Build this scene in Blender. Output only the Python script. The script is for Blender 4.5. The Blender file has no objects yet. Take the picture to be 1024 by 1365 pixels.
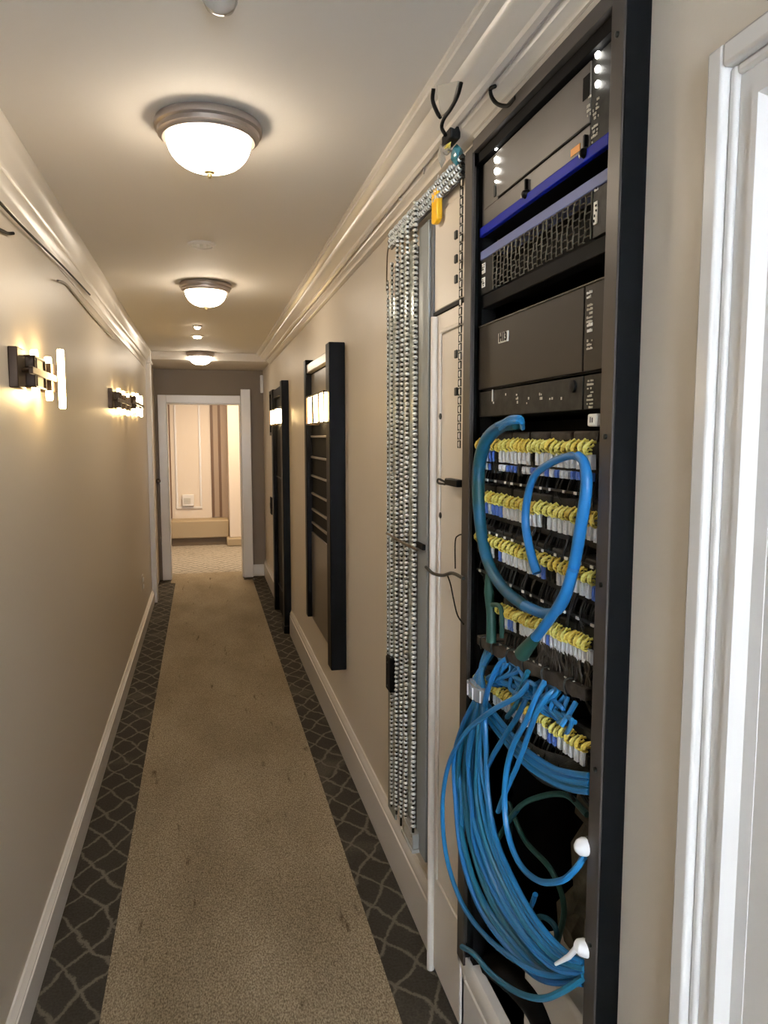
import bpy, bmesh, math, random
from mathutils import Vector, Matrix, Euler
random.seed(7)
C = bpy.context.scene.collection
PI = math.pi
# ------------------------------------------------------------------ camera geometry
F = 990.0; CX, CY = 512.0, 682.5; H = 1.55
PITCH = math.atan(100.5 / F)
YAW = math.atan(240.0 / (F / math.cos(PITCH)))
FW = Vector((math.sin(YAW)*math.cos(PITCH), math.cos(YAW)*math.cos(PITCH), -math.sin(PITCH)))
RT = Vector((math.cos(YAW), -math.sin(YAW), 0))
UP = RT.cross(FW)
def at(px, py, **k):
    """point of a known plane (x=, y= or z=) that a photo coordinate shows"""
    r = FW + RT*((px-CX)/F) + UP*(-(py-CY)/F)
    if 'x' in k: t = k['x']/r.x
    elif 'y' in k: t = k['y']/r.y
    else: t = (k['z']-H)/r.z
    return Vector((0, 0, H)) + r*t

XR = 0.64      # right wall
XL = -0.505    # left wall
ZC = 2.34      # ceiling
YE = 8.30      # end wall
YB = -1.6      # wall behind

# ------------------------------------------------------------------ materials
def mat(name, col, rough=0.6, metal=0.0, spec=0.5, emit=None, estr=0, coat=0, bump=None, vary=None, trans=0, ior=1.45):
    m = bpy.data.materials.new(name); m.use_nodes = True
    nt = m.node_tree; b = nt.nodes['Principled BSDF']
    b.inputs['Base Color'].default_value = (*col, 1)
    b.inputs['Roughness'].default_value = rough
    b.inputs['Metallic'].default_value = metal
    b.inputs['Specular IOR Level'].default_value = spec
    b.inputs['Coat Weight'].default_value = coat
    b.inputs['Transmission Weight'].default_value = trans
    b.inputs['IOR'].default_value = ior
    if emit:
        b.inputs['Emission Color'].default_value = (*emit, 1)
        b.inputs['Emission Strength'].default_value = estr
    tc = nt.nodes.new('ShaderNodeTexCoord')
    if vary:      # (scale, amount, second colour)
        n = nt.nodes.new('ShaderNodeTexNoise'); n.inputs['Scale'].default_value = vary[0]; n.inputs['Detail'].default_value = 4
        nt.links.new(tc.outputs['Object'], n.inputs['Vector'])
        r = nt.nodes.new('ShaderNodeValToRGB')
        r.color_ramp.elements[0].position = .5-vary[1]; r.color_ramp.elements[1].position = .5+vary[1]
        r.color_ramp.elements[0].color = (*col, 1); r.color_ramp.elements[1].color = (*vary[2], 1)
        nt.links.new(n.outputs['Fac'], r.inputs['Fac']); nt.links.new(r.outputs['Color'], b.inputs['Base Color'])
    if bump:      # (scale, strength, distance)
        n = nt.nodes.new('ShaderNodeTexNoise'); n.inputs['Scale'].default_value = bump[0]; n.inputs['Detail'].default_value = 3
        nt.links.new(tc.outputs['Object'], n.inputs['Vector'])
        bp = nt.nodes.new('ShaderNodeBump'); bp.inputs['Strength'].default_value = bump[1]; bp.inputs['Distance'].default_value = bump[2]
        nt.links.new(n.outputs['Fac'], bp.inputs['Height']); nt.links.new(bp.outputs['Normal'], b.inputs['Normal'])
    return m

M = {}
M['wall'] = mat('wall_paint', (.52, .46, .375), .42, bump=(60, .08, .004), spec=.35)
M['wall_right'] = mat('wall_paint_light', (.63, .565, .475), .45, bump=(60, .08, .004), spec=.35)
M['ceiling'] = mat('ceiling_paint', (.62, .575, .515), .75, bump=(40, .05, .003))
M['trim'] = mat('gloss_trim_paint', (.72, .68, .62), .22, spec=.5)
M['crown'] = mat('crown_paint', (.60, .555, .49), .30, spec=.45)
M['doorwhite'] = mat('door_gloss_paint', (.66, .64, .61), .2, spec=.5)
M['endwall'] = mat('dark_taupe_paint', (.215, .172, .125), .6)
M['cabwhite'] = mat('cabinet_paint', (.66, .60, .52), .4)
M['black'] = mat('black_lacquer', (.0035, .0035, .004), .42, spec=.12)
M['blackmatte'] = mat('black_matte', (.004, .004, .0045), .7, spec=.15)
M['post'] = mat('rack_post_black', (.0045, .005, .0055), .5, spec=.12)
M['flange'] = mat('rack_flange_sheen', (.075, .065, .057), .42, metal=.3, spec=.3)  # same metal as the posts, its reflected light put into a lighter colour
M['greypanel'] = mat('grey_panel', (.105, .095, .085), .42, metal=.2, vary=(7, .35, (.145, .13, .115)))
M['server'] = mat('server_brown_grey', (.030, .025, .020), .45, spec=.22)
M['darkunit'] = mat('dark_unit', (.010, .010, .009), .55, spec=.25, vary=(45, .2, (.030, .030, .026)))
M['grille'] = mat('grille_metal', (.105, .095, .07), .4, metal=.4)
M['lavender'] = mat('lavender_strip', (.17, .20, .40), .5, spec=.2)
M['bluestrip'] = mat('blue_strip', (.002, .015, .36), .5, spec=.12)
M['white'] = mat('white_plastic', (.78, .78, .77), .35)
M['label'] = mat('label_white', (.80, .78, .72), .5)
M['print'] = mat('print_cream', (.50, .47, .38), .6)
M['ink'] = mat('ink_black', (.006, .006, .006), .6, spec=.2)
M['led'] = mat('led_white', (1, 1, 1), .3, emit=(1, .97, .9), estr=14)
M['orange'] = mat('orange_sticker', (.85, .33, .03), .5)
M['yellowtag'] = mat('yellow_plastic', (.90, .50, .01), .4)
M['yellow'] = mat('yellow_wire', (.62, .50, .04), .4, vary=(140, .1, (.80, .74, .22)))
M['gold'] = mat('golden_wire', (.62, .40, .03), .4, vary=(140, .1, (.75, .60, .12)))
M['connwhite'] = mat('connector_white', (.70, .72, .74), .2)
M['connblue'] = mat('connector_blue', (.10, .20, .62), .3)
M['darkwire'] = mat('dark_wire', (.010, .011, .010), .45, spec=.3, vary=(30, .15, (.045, .045, .038)))
M['blue'] = mat('blue_cable', (.012, .15, .36), .36, vary=(5, .3, (.022, .22, .50)))
M['blue2'] = mat('blue_cable_light', (.016, .165, .43), .38)
M['blue3'] = mat('blue_cable_teal', (.015, .16, .28), .38)
M['teal'] = mat('teal_sleeve', (.008, .085, .14), .42, vary=(9, .12, (.012, .10, .085)))
M['tealblue'] = mat('teal_blue_sleeve', (.008, .10, .20), .42, vary=(14, .10, (.008, .075, .085)))
M['green'] = mat('green_sleeve', (.02, .085, .065), .45)
M['tray'] = mat('dusty_tray', (.035, .028, .022), .7, spec=.2, vary=(30, .2, (.09, .075, .06)), bump=(60, .5, .004))
M['brownjunk'] = mat('brown_lagging', (.05, .04, .025), .8, vary=(14, .2, (.17, .14, .09)), bump=(20, .8, .02))
M['chain'] = mat('chain_steel', (.70, .72, .68), .25, metal=.5)
M['chaindark'] = mat('chain_dark', (.025, .028, .024), .4, metal=.4)
M['pale'] = mat('pale_green_strip', (.36, .40, .36), .2, metal=.2, coat=.4)
M['trunking'] = mat('grey_trunking', (.27, .29, .285), .4, metal=.15)
M['trunkdark'] = mat('grey_trunking_dark', (.10, .105, .11), .45)
M['bronze'] = mat('sconce_bronze', (.05, .032, .02), .38, metal=.7)
M['nickel'] = mat('brushed_nickel', (.30, .25, .215), .38, metal=.55)
M['brass'] = mat('brass_finial', (.42, .34, .17), .3, metal=.8)
M['dome'] = mat('frosted_glass', (.9, .88, .82), .3, emit=(1, .86, .68), estr=23)
M['tube'] = mat('lit_glass_tube', (.9, .85, .75), .3, emit=(1, .70, .32), estr=26)
M['teal_glass'] = mat('teal_glass', (.03, .16, .19), .1, spec=.8)
M['clear'] = mat('clear_plastic', (.85, .84, .80), .12, trans=.7)
M['vent'] = mat('vent_white', (.55, .50, .44), .5)
M['panelgrey'] = mat('panel_grey_brown', (.10, .085, .07), .3, spec=.6)
M['panelsteel'] = mat('panel_pale_rail', (.42, .38, .33), .3, metal=.3)
M['peach'] = mat('peach_wall', (.70, .60, .48), .6)
M['brown'] = mat('brown_strip', (.15, .09, .055), .5)
M['tan'] = mat('tan_strip', (.36, .27, .19), .5)
M['bench'] = mat('tan_bench', (.38, .29, .17), .6)
M['benchbase'] = mat('bench_base', (.13, .09, .05), .6)
M['winglass'] = mat('window_glass', (1, 1, 1), .02, trans=1, ior=1.01)

def runner_mat():
    m = bpy.data.materials.new('runner_loop_pile'); m.use_nodes = True
    nt = m.node_tree; L = nt.links.new; b = nt.nodes['Principled BSDF']; b.inputs['Roughness'].default_value = .95
    b.inputs['Specular IOR Level'].default_value = .1
    tc = nt.nodes.new('ShaderNodeTexCoord')
    v = nt.nodes.new('ShaderNodeTexVoronoi'); v.inputs['Scale'].default_value = 330
    n = nt.nodes.new('ShaderNodeTexNoise'); n.inputs['Scale'].default_value = 260; n.inputs['Detail'].default_value = 3
    big = nt.nodes.new('ShaderNodeTexNoise'); big.inputs['Scale'].default_value = 3; big.inputs['Detail'].default_value = 5
    mp = nt.nodes.new('ShaderNodeMapping'); mp.inputs['Scale'].default_value = (1, .45, 1)
    L(tc.outputs['Object'], mp.inputs['Vector'])
    for q in (v, n, big): L(mp.outputs['Vector'], q.inputs['Vector'])
    r = nt.nodes.new('ShaderNodeValToRGB'); e = r.color_ramp.elements
    e[0].position = .34; e[0].color = (.165, .128, .080, 1); e[1].position = .66; e[1].color = (.43, .355, .245, 1)
    L(n.outputs['Fac'], r.inputs['Fac'])
    r2 = nt.nodes.new('ShaderNodeValToRGB'); e = r2.color_ramp.elements
    e[0].position = .3; e[0].color = (.72, .70, .66, 1); e[1].position = .62; e[1].color = (1, 1, 1, 1)
    L(big.outputs['Fac'], r2.inputs['Fac'])
    mx = nt.nodes.new('ShaderNodeMix'); mx.data_type = 'RGBA'; mx.blend_type = 'MULTIPLY'; mx.inputs['Factor'].default_value = 1
    L(r.outputs['Color'], mx.inputs[6]); L(r2.outputs['Color'], mx.inputs[7])
    # small dark drag marks
    st = nt.nodes.new('ShaderNodeTexNoise'); st.inputs['Scale'].default_value = 26; st.inputs['Detail'].default_value = 6
    mp2 = nt.nodes.new('ShaderNodeMapping'); mp2.inputs['Scale'].default_value = (1, .16, 1)
    L(tc.outputs['Object'], mp2.inputs['Vector']); L(mp2.outputs['Vector'], st.inputs['Vector'])
    r3 = nt.nodes.new('ShaderNodeValToRGB'); e = r3.color_ramp.elements
    e[0].position = .27; e[0].color = (.45, .42, .38, 1); e[1].position = .34; e[1].color = (1, 1, 1, 1)
    L(st.outputs['Fac'], r3.inputs['Fac'])
    mx2 = nt.nodes.new('ShaderNodeMix'); mx2.data_type = 'RGBA'; mx2.blend_type = 'MULTIPLY'; mx2.inputs['Factor'].default_value = 1
    L(mx.outputs[2], mx2.inputs[6]); L(r3.outputs['Color'], mx2.inputs[7])
    L(mx2.outputs[2], b.inputs['Base Color'])
    bp = nt.nodes.new('ShaderNodeBump'); bp.inputs['Strength'].default_value = .5; bp.inputs['Distance'].default_value = .003
    L(v.outputs['Distance'], bp.inputs['Height']); L(bp.outputs['Normal'], b.inputs['Normal'])
    return m
M['runner'] = runner_mat()

def lattice_mat(name, dark, dark2, line, su, sv, w=.035, warp=.06, rough=.95):
    """two families of crossing wavy lines over a mottled ground"""
    m = bpy.data.materials.new(name); m.use_nodes = True
    nt = m.node_tree; L = nt.links.new; b = nt.nodes['Principled BSDF']; b.inputs['Roughness'].default_value = rough
    b.inputs['Specular IOR Level'].default_value = .12
    tc = nt.nodes.new('ShaderNodeTexCoord')
    wn = nt.nodes.new('ShaderNodeTexNoise'); wn.inputs['Scale'].default_value = 7; wn.inputs['Detail'].default_value = 3
    L(tc.outputs['Object'], wn.inputs['Vector'])
    sub = nt.nodes.new('ShaderNodeVectorMath'); sub.operation = 'SUBTRACT'; sub.inputs[1].default_value = (.5, .5, .5)
    L(wn.outputs['Color'], sub.inputs[0])
    sc = nt.nodes.new('ShaderNodeVectorMath'); sc.operation = 'SCALE'; sc.inputs['Scale'].default_value = warp
    L(sub.outputs[0], sc.inputs[0])
    add = nt.nodes.new('ShaderNodeVectorMath'); L(tc.outputs['Object'], add.inputs[0]); L(sc.outputs[0], add.inputs[1])
    sep = nt.nodes.new('ShaderNodeSeparateXYZ'); L(add.outputs[0], sep.inputs[0])
    def mth(op, a, bb=None, c=None):
        n = nt.nodes.new('ShaderNodeMath'); n.operation = op
        for i, q in enumerate((a, bb, c)):
            if q is None: continue
            if isinstance(q, (int, float)): n.inputs[i].default_value = q
            else: L(q, n.inputs[i])
        return n.outputs[0]
    u = mth('MULTIPLY', sep.outputs['X'], 1/su); v = mth('MULTIPLY', sep.outputs['Y'], 1/sv)
    ds = []
    for s in (1, -1):
        q = mth('ADD', u, mth('MULTIPLY', v, s))
        fr = mth('FRACT', q); ds.append(mth('ABSOLUTE', mth('SUBTRACT', fr, .5)))
    d = mth('MINIMUM', ds[0], ds[1])
    fine = nt.nodes.new('ShaderNodeTexNoise'); fine.inputs['Scale'].default_value = 130; fine.inputs['Detail'].default_value = 3
    L(tc.outputs['Object'], fine.inputs['Vector'])
    d2 = mth('ADD', d, mth('MULTIPLY', mth('SUBTRACT', fine.outputs['Fac'], .5), .20))
    r = nt.nodes.new('ShaderNodeValToRGB'); e = r.color_ramp.elements
    e[0].position = w*.6; e[0].color = (1, 1, 1, 1); e[1].position = w*1.6; e[1].color = (0, 0, 0, 1)
    L(d2, r.inputs['Fac'])
    big = nt.nodes.new('ShaderNodeTexNoise'); big.inputs['Scale'].default_value = 3.2; big.inputs['Detail'].default_value = 2
    L(tc.outputs['Object'], big.inputs['Vector'])
    patch = nt.nodes.new('ShaderNodeValToRGB'); e = patch.color_ramp.elements
    e[0].position = .56; e[0].color = (0, 0, 0, 1); e[1].position = .70; e[1].color = (.6, .6, .6, 1)
    L(big.outputs['Fac'], patch.inputs['Fac'])
    pm = mth('MULTIPLY', patch.outputs['Color'], fine.outputs['Fac'])
    fac = mth('MAXIMUM', mth('MULTIPLY', r.outputs['Color'], mth('ADD', .35, fine.outputs['Fac'])), pm)
    g = nt.nodes.new('ShaderNodeMix'); g.data_type = 'RGBA'; L(fine.outputs['Fac'], g.inputs['Factor'])
    g.inputs[6].default_value = (*dark, 1); g.inputs[7].default_value = (*dark2, 1)
    mx = nt.nodes.new('ShaderNodeMix'); mx.data_type = 'RGBA'; L(fac, mx.inputs['Factor'])
    L(g.outputs[2], mx.inputs[6]); mx.inputs[7].default_value = (*line, 1)
    L(mx.outputs[2], b.inputs['Base Color'])
    bp = nt.nodes.new('ShaderNodeBump'); bp.inputs['Strength'].default_value = .4; bp.inputs['Distance'].default_value = .003
    L(fine.outputs['Fac'], bp.inputs['Height']); L(bp.outputs['Normal'], b.inputs['Normal'])
    return m
M['carpet'] = lattice_mat('lattice_carpet', (.022, .019, .016), (.072, .062, .048), (.16, .14, .105), .125, .19, .045, .085)
M['carpet_far'] = lattice_mat('pale_patterned_carpet', (.30, .26, .20), (.42, .37, .29), (.17, .145, .11), .12, .16, .07, .08)

# ------------------------------------------------------------------ mesh builder
class MB:
    def __init__(s): s.v = []; s.f = []
    def add(s, vs, fs):
        o = len(s.v); s.v += [Vector(q) for q in vs]; s.f += [tuple(i+o for i in f) for f in fs]; return s
    def box(s, a, b):
        x0, x1 = sorted((a[0], b[0])); y0, y1 = sorted((a[1], b[1])); z0, z1 = sorted((a[2], b[2]))
        vs = [(x0,y0,z0),(x1,y0,z0),(x1,y1,z0),(x0,y1,z0),(x0,y0,z1),(x1,y0,z1),(x1,y1,z1),(x0,y1,z1)]
        return s.add(vs, [(0,3,2,1),(4,5,6,7),(0,1,5,4),(1,2,6,5),(2,3,7,6),(3,0,4,7)])
    def tube(s, pts, r, n=8, cap=True, rs=None):
        pts = [Vector(p) for p in pts]; o = len(s.v); m = len(pts)
        t0 = (pts[1]-pts[0]).normalized()
        a = Vector((0,0,1)) if abs(t0.z) < .9 else Vector((1,0,0))
        u = t0.cross(a).normalized()
        for i, p in enumerate(pts):
            t = (pts[min(i+1, m-1)]-pts[max(i-1, 0)])
            t = t.normalized() if t.length > 1e-9 else t0
            u = (u - t*u.dot(t)); u = u.normalized() if u.length > 1e-6 else t.orthogonal().normalized()
            w = t.cross(u); rr = rs[i] if rs else r
            for k in range(n):
                an = 2*PI*k/n; s.v.append(p + (u*math.cos(an)+w*math.sin(an))*rr)
        for i in range(m-1):
            for k in range(n):
                k2 = (k+1) % n
                s.f.append((o+i*n+k, o+i*n+k2, o+(i+1)*n+k2, o+(i+1)*n+k))
        if cap:
            s.f.append(tuple(o+k for k in reversed(range(n)))); s.f.append(tuple(o+(m-1)*n+k for k in range(n)))
        return s
    def lathe(s, prof, c, axis='z', n=32):
        """prof: list of (radius, height) from one end to the other"""
        o = len(s.v); c = Vector(c)
        for r, h in prof:
            for k in range(n):
                an = 2*PI*k/n; x, y = r*math.cos(an), r*math.sin(an)
                p = {'z': (x, y, h), 'x': (h, x, y), 'y': (y, h, x)}[axis]
                s.v.append(c+Vector(p))
        for i in range(len(prof)-1):
            for k in range(n):
                k2 = (k+1) % n
                s.f.append((o+i*n+k, o+i*n+k2, o+(i+1)*n+k2, o+(i+1)*n+k))
        s.f.append(tuple(o+k for k in reversed(range(n)))); s.f.append(tuple(o+(len(prof)-1)*n+k for k in range(n)))
        return s
    def prism(s, poly, axis, a, b):
        """poly of 2D points swept along an axis; y: (x,z), x: (y,z), z: (x,y)"""
        def p3(q, t): return {'y': (q[0], t, q[1]), 'x': (t, q[0], q[1]), 'z': (q[0], q[1], t)}[axis]
        n = len(poly); vs = [p3(q, a) for q in poly]+[p3(q, b) for q in poly]
        fs = [(k, (k+1) % n, n+(k+1) % n, n+k) for k in range(n)]+[tuple(reversed(range(n))), tuple(range(n, 2*n))]
        return s.add(vs, fs)
    def blob(s, c, r, seed=0, jit=0):
        bm = bmesh.new(); bmesh.ops.create_icosphere(bm, subdivisions=1, radius=1)
        rd = random.Random(seed)
        vs = [Vector(c)+Vector((v.co.x*r[0], v.co.y*r[1], v.co.z*r[2]))*(1+rd.uniform(-jit, jit)) for v in bm.verts]
        fs = [tuple(v.index for v in f.verts) for f in bm.faces]; bm.free()
        return s.add(vs, fs)
    def mesh(s, name, m, origin):
        me = bpy.data.meshes.new(name)
        me.from_pydata([v-origin for v in s.v], [], s.f)
        bm = bmesh.new(); bm.from_mesh(me); bmesh.ops.recalc_face_normals(bm, faces=bm.faces); bm.to_mesh(bm and me); bm.free()
        me.materials.append(m); me.shade_smooth(); me.set_sharp_from_angle(angle=math.radians(38))
        return me
    def build(s, name, m, parent=None, bevel=0):
        m = M[m] if isinstance(m, str) else m
        xs = [v.x for v in s.v]; ys = [v.y for v in s.v]; zs = [v.z for v in s.v]
        org = Vector(((min(xs)+max(xs))/2, (min(ys)+max(ys))/2, min(zs)))
        o = bpy.data.objects.new(name, s.mesh(name, m, org)); C.objects.link(o)
        if parent is not None:
            o.parent = parent; w = Vector((0, 0, 0)); q = parent
            while q: w += q.location; q = q.parent
            o.location = org-w
        else: o.location = org
        if bevel:
            md = o.modifiers.new('bevel', 'BEVEL'); md.width = bevel; md.segments = 2; md.limit_method = 'ANGLE'; md.harden_normals = False
        return o

def tag(o, label=None, cat=None, group=None, kind=None):
    if label: o['label'] = label
    if cat: o['category'] = cat
    if group: o['group'] = group
    if kind: o['kind'] = kind
    return o
def thing(name, loc, label, cat, group=None):
    o = bpy.data.objects.new(name, None); o.empty_display_size = .05; C.objects.link(o); o.location = loc
    return tag(o, label, cat, group)
def copy_tree(o, parent=None):
    c = o.copy(); C.objects.link(c); c.parent = parent
    for ch in list(o.children): copy_tree(ch, c)
    return c
def struct(name, mb, m, parent=None, bevel=0):
    o = mb.build(name, m, parent, bevel)
    if parent is None: o['kind'] = 'structure'
    return o
def spline(pts, sub=8):
    """Catmull-Rom through the points"""
    P = [Vector(p) for p in pts]; P = [P[0]*2-P[1]]+P+[P[-1]*2-P[-2]]; out = []
    for i in range(1, len(P)-2):
        for k in range(sub):
            t = k/sub; a, b, c, d = P[i-1], P[i], P[i+1], P[i+2]
            out.append(.5*((2*b)+(c-a)*t+(2*a-5*b+4*c-d)*t*t+(3*b-a-3*c+d)*t**3))
    out.append(P[-2]); return out
def lerp_list(vals, n):
    out = []
    for i in range(n):
        t = i/(n-1)*(len(vals)-1); k = min(int(t), len(vals)-2); out.append(vals[k]+(vals[k+1]-vals[k])*(t-k))
    return out

# ------------------------------------------------------------------ the shell
RY0, RY1, RZ0, RZ1 = 1.02, 1.672, .236, 2.19      # rack opening in the right wall
DY0 = -.10; DY1 = at(935, 582, x=XR).y; DZ1 = at(940, 75, x=.617).z-.02                  # near door opening
w = MB()
w.add([(XL-.1, YB, 0), (XR+.1, YB, 0), (XR+.1, YE+.12, 0), (XL-.1, YE+.12, 0)], [(0,1,2,3)])
struct('floor', w, 'carpet')
struct('ceiling', MB().box((XL-.1, YB, ZC), (XR+.1, YE+.1, ZC+.05)), 'ceiling')
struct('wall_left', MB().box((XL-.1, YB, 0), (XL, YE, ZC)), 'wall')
def ywall(mb, y0, y1, z0, z1): mb.box((XR, y0, z0), (XR+.1, y1, z1))
w = MB()
ywall(w, RY1, YE, 0, ZC); ywall(w, RY0, RY1, RZ1, ZC); ywall(w, RY0, RY1, 0, RZ0)
ywall(w, DY1, RY0, 0, ZC); ywall(w, DY0, DY1, DZ1, ZC); ywall(w, YB, DY0, 0, ZC)
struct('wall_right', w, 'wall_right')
# wall behind the viewer with a daylight window
w = MB(); w.box((XL, YB-.1, 0), (XR, YB, .7)).box((XL, YB-.1, 2.15), (XR, YB, ZC)).box((XL, YB-.1, .7), (-.40, YB, 2.15)).box((.56, YB-.1, .7), (XR, YB, 2.15))
struct('wall_back', w, 'wall')
w = MB(); z0, z1 = .7, 2.15
w.box((-.40, YB-.06, z0), (-.36, YB, z1)).box((.52, YB-.06, z0), (.56, YB, z1)).box((-.36, YB-.06, z0), (.52, YB, z0+.04)).box((-.36, YB-.06, z1-.04), (.52, YB, z1)).box((-.36, YB-.05, 1.41), (.52, YB-.01, 1.44))
wn = struct('window_1', w, 'trim')
MB().box((-.36, YB-.035, z0+.04), (.52, YB-.03, z1-.04)).build('window_pane', 'winglass', wn)
# end wall around the doorway
OX0, OX1, OZ = -.385, .392, 1.905
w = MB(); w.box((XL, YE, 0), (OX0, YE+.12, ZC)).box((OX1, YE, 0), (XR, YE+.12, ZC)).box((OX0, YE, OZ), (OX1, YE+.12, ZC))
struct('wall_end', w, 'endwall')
w = MB(); w.box((OX0-.085, YE-.03, 0), (OX0, YE, OZ+.085)).box((OX0, YE-.03, OZ), (OX1, YE, OZ+.085))
w.box((OX0, YE-.03, 0), (OX0+.012, YE+.14, OZ)).box((OX1-.012, YE-.03, 0), (OX1, YE+.14, OZ)).box((OX0+.012, YE-.03, OZ-.012), (OX1-.012, YE+.14, OZ))
c1 = struct('trim_1', w, 'trim', bevel=.004)
w = MB(); w.box((OX1, YE-.07, 0), (OX1+.105, YE, OZ+.155))
struct('trim_2', w, 'trim', bevel=.006)
# round knob standing on the left casing
p = at(211, 641, y=YE-.03)
kn = c1
MB().lathe([(.022, -.004), (.022, 0)], (p.x, YE-.031, p.z), 'y', 20).build('knob_rose', 'brass', kn)
MB().lathe([(.008, -.03), (.02, -.04), (.027, -.052), (.022, -.066), (.004, -.07)][::-1] + [(.008, -.002)], (p.x, YE-.03, p.z), 'y', 20).build('door_knob', 'bronze', kn)

# white post where the left wall ends
w = MB(); w.box((XL-.02, 7.15, 0), (XL+.045, 7.30, ZC-.11)).box((XL-.02, 7.14, ZC-.13), (XL+.06, 7.31, ZC-.11)).box((XL-.02, 7.15, ZC-.11), (XL+.05, 7.30, ZC))
struct('trim_3', w, 'trim', bevel=.006)

struct('ceiling_end', MB().box((XL, 7.30, 2.265), (XR, YE, ZC-.002)), 'ceiling')
# baseboards
def base_profile(x, s, h):      # s = direction into the corridor
    return [(x, 0), (x+s*.020, 0), (x+s*.020, h*.78), (x+s*.016, h*.80), (x+s*.017, h*.86), (x+s*.010, h*.93), (x+s*.006, h), (x, h)]
struct('baseboard_left', MB().prism(base_profile(XL, 1, .125), 'y', YB, 7.15), 'trim')
hb = .195
w = MB(); w.prism(base_profile(XR, -1, hb), 'y', .887, 5.74); w.prism(base_profile(XR, -1, hb), 'y', 6.72, YE)
struct('baseboard_right', w, 'trim')
w = MB(); w.box((OX1+.105, YE-.018, 0), (XR-.02, YE, .13)); struct('baseboard_end', w, 'trim', bevel=.004)

# crown mouldings
def crown(x, s, proj, drop):
    k = [(0, 0), (1, 0), (1, .10), (.93, .14), (.93, .20), (.80, .26), (.62, .38), (.50, .52), (.44, .60), (.36, .62), (.33, .70), (.16, .80), (.10, .84), (.10, .97), (.06, 1), (0, 1)]
    return [(x+s*proj*a, ZC-drop*b) for a, b in k]
struct('trim_4', MB().prism(crown(XL, 1, .045, .175), 'y', YB, 7.15), 'crown')
k = [(0, 0), (.135, 0), (.135, .008), (.128, .012), (.128, .020), (.118, .024), (.104, .026), (.100, .036), (.088, .044), (.070, .052), (.062, .056), (.060, .066), (.050, .070), (.046, .064), (.040, .064), (.036, .074), (.022, .082), (.018, .090), (.008, .094), (0, .094)]
struct('trim_5', MB().prism([(XR-a, ZC-b) for a, b in k], 'y', YB, 7.32), 'crown')
# picture rail bead just under the right crown
w = MB(); w.prism([(XR, 2.235), (XR-.012, 2.235), (XR-.018, 2.242), (XR-.012, 2.25), (XR, 2.25)], 'y', YB, 1.70)
struct('trim_6', w, 'crown')

# runner carpet
w = MB()
w.prism([(-.292, YB+.05), (.470, YB+.05), (.478, 8.06), (.385, 8.06), (.385, 8.60), (-.38, 8.60), (-.38, 8.06), (-.330, 8.06)], 'z', 0.0, .007)
r = w.build('carpet_runner', 'runner'); tag(r, 'long beige loop-pile runner laid down the middle of the corridor', 'carpet')

# ------------------------------------------------------------------ room beyond the doorway
Y2 = 11.2
struct('floor_far', MB().box((-1.6, YE+.12, -.02), (1.8, Y2+.1, 0)), 'carpet_far')
struct('ceiling_far', MB().box((-1.6, YE+.12, 2.45), (1.8, Y2+.1, 2.5)), 'peach')
struct('wall_far', MB().box((-1.6, Y2, 0), (1.8, Y2+.1, 2.45)), 'peach')
struct('wall_far_left', MB().box((-1.7, YE+.12, 0), (-1.6, Y2+.1, 2.45)), 'peach')
struct('wall_far_right', MB().box((1.8, YE+.12, 0), (1.9, Y2+.1, 2.45)), 'peach')
def fx(px, y): return at(px, 600, y=y).x
# pilaster at the right
yq = 10.7
w = MB(); w.box((fx(304, yq), yq, .12), (fx(304, yq)+.9, yq+.5, 2.45)); struct('wall_far_pier', w, 'peach', bevel=.01)
w = MB(); w.box((fx(300, yq), yq-.06, 0), (fx(304, yq)+.9, yq+.5, .12)); struct('trim_7', w, 'bench', bevel=.02)
# stripes
w = MB(); w.box((fx(281, Y2), Y2-.03, .37), (fx(284.5, Y2), Y2, 2.45)); w.box((fx(291, Y2), Y2-.03, .37), (fx(294.5, Y2), Y2, 2.45)); struct('trim_8', w, 'brown')
struct('trim_9', MB().box((fx(284.5, Y2), Y2-.02, .37), (fx(291, Y2), Y2, 2.45)), 'tan')
struct('trim_10', MB().box((fx(294.5, Y2), Y2-.035, .1), (fx(307, Y2), Y2, 2.45)), 'tan')
struct('trim_11', MB().box((fx(219, Y2)-.1, Y2-.05, .37), (fx(227.5, Y2), Y2, 2.45)), 'brown')
# framed panel on the far wall
xa, xb = fx(233, Y2), fx(268, Y2)
w = MB()
for (a, b, c, d) in ((xa, xb, .5, .53), (xa, xb, 2.15, 2.18), (xa, xa+.03, .53, 2.15), (xb-.03, xb, .53, 2.15)): w.box((a, Y2-.02, c), (b, Y2, d))
struct('trim_12', w, 'trim', bevel=.004)
pa, pb = at(243, 659, y=Y2), at(259, 674, y=Y2)
t = thing('wall_box', ((pa.x+pb.x)/2, Y2, pb.z), 'small cream wall box with a grey grille on the far room panel', 'wall box')
MB().box((pa.x, Y2-.06, pb.z), (pb.x, Y2, pa.z)).build('housing', 'trim', t, .008)
w = MB()
for k in range(4): w.box((pa.x+.02, Y2-.066, pb.z+.04+k*.022), (pb.x-.05, Y2-.06, pb.z+.05+k*.022))
w.build('grille', 'print', t)
pa, pb = at(228, 697, y=Y2-.35), at(296, 722, y=Y2-.35)
t = thing('low_bench', ((pa.x+pb.x)/2, Y2-.2, 0), 'low tan upholstered bench against the far room wall', 'bench')
MB().box((pa.x, Y2-.38, .11), (pb.x+.1, Y2, .36)).build('seat', 'bench', t, .015)
MB().box((pa.x+.01, Y2-.34, 0), (pb.x+.08, Y2-.02, .11)).build('plinth', 'benchbase', t)
w = MB(); w.box((pa.x-.18, Y2-.36, .12), (pa.x, Y2, .36)); o = w.build('side_block', 'trim', None, .01); tag(o, 'white block at the left end of the tan bench', 'block')
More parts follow.
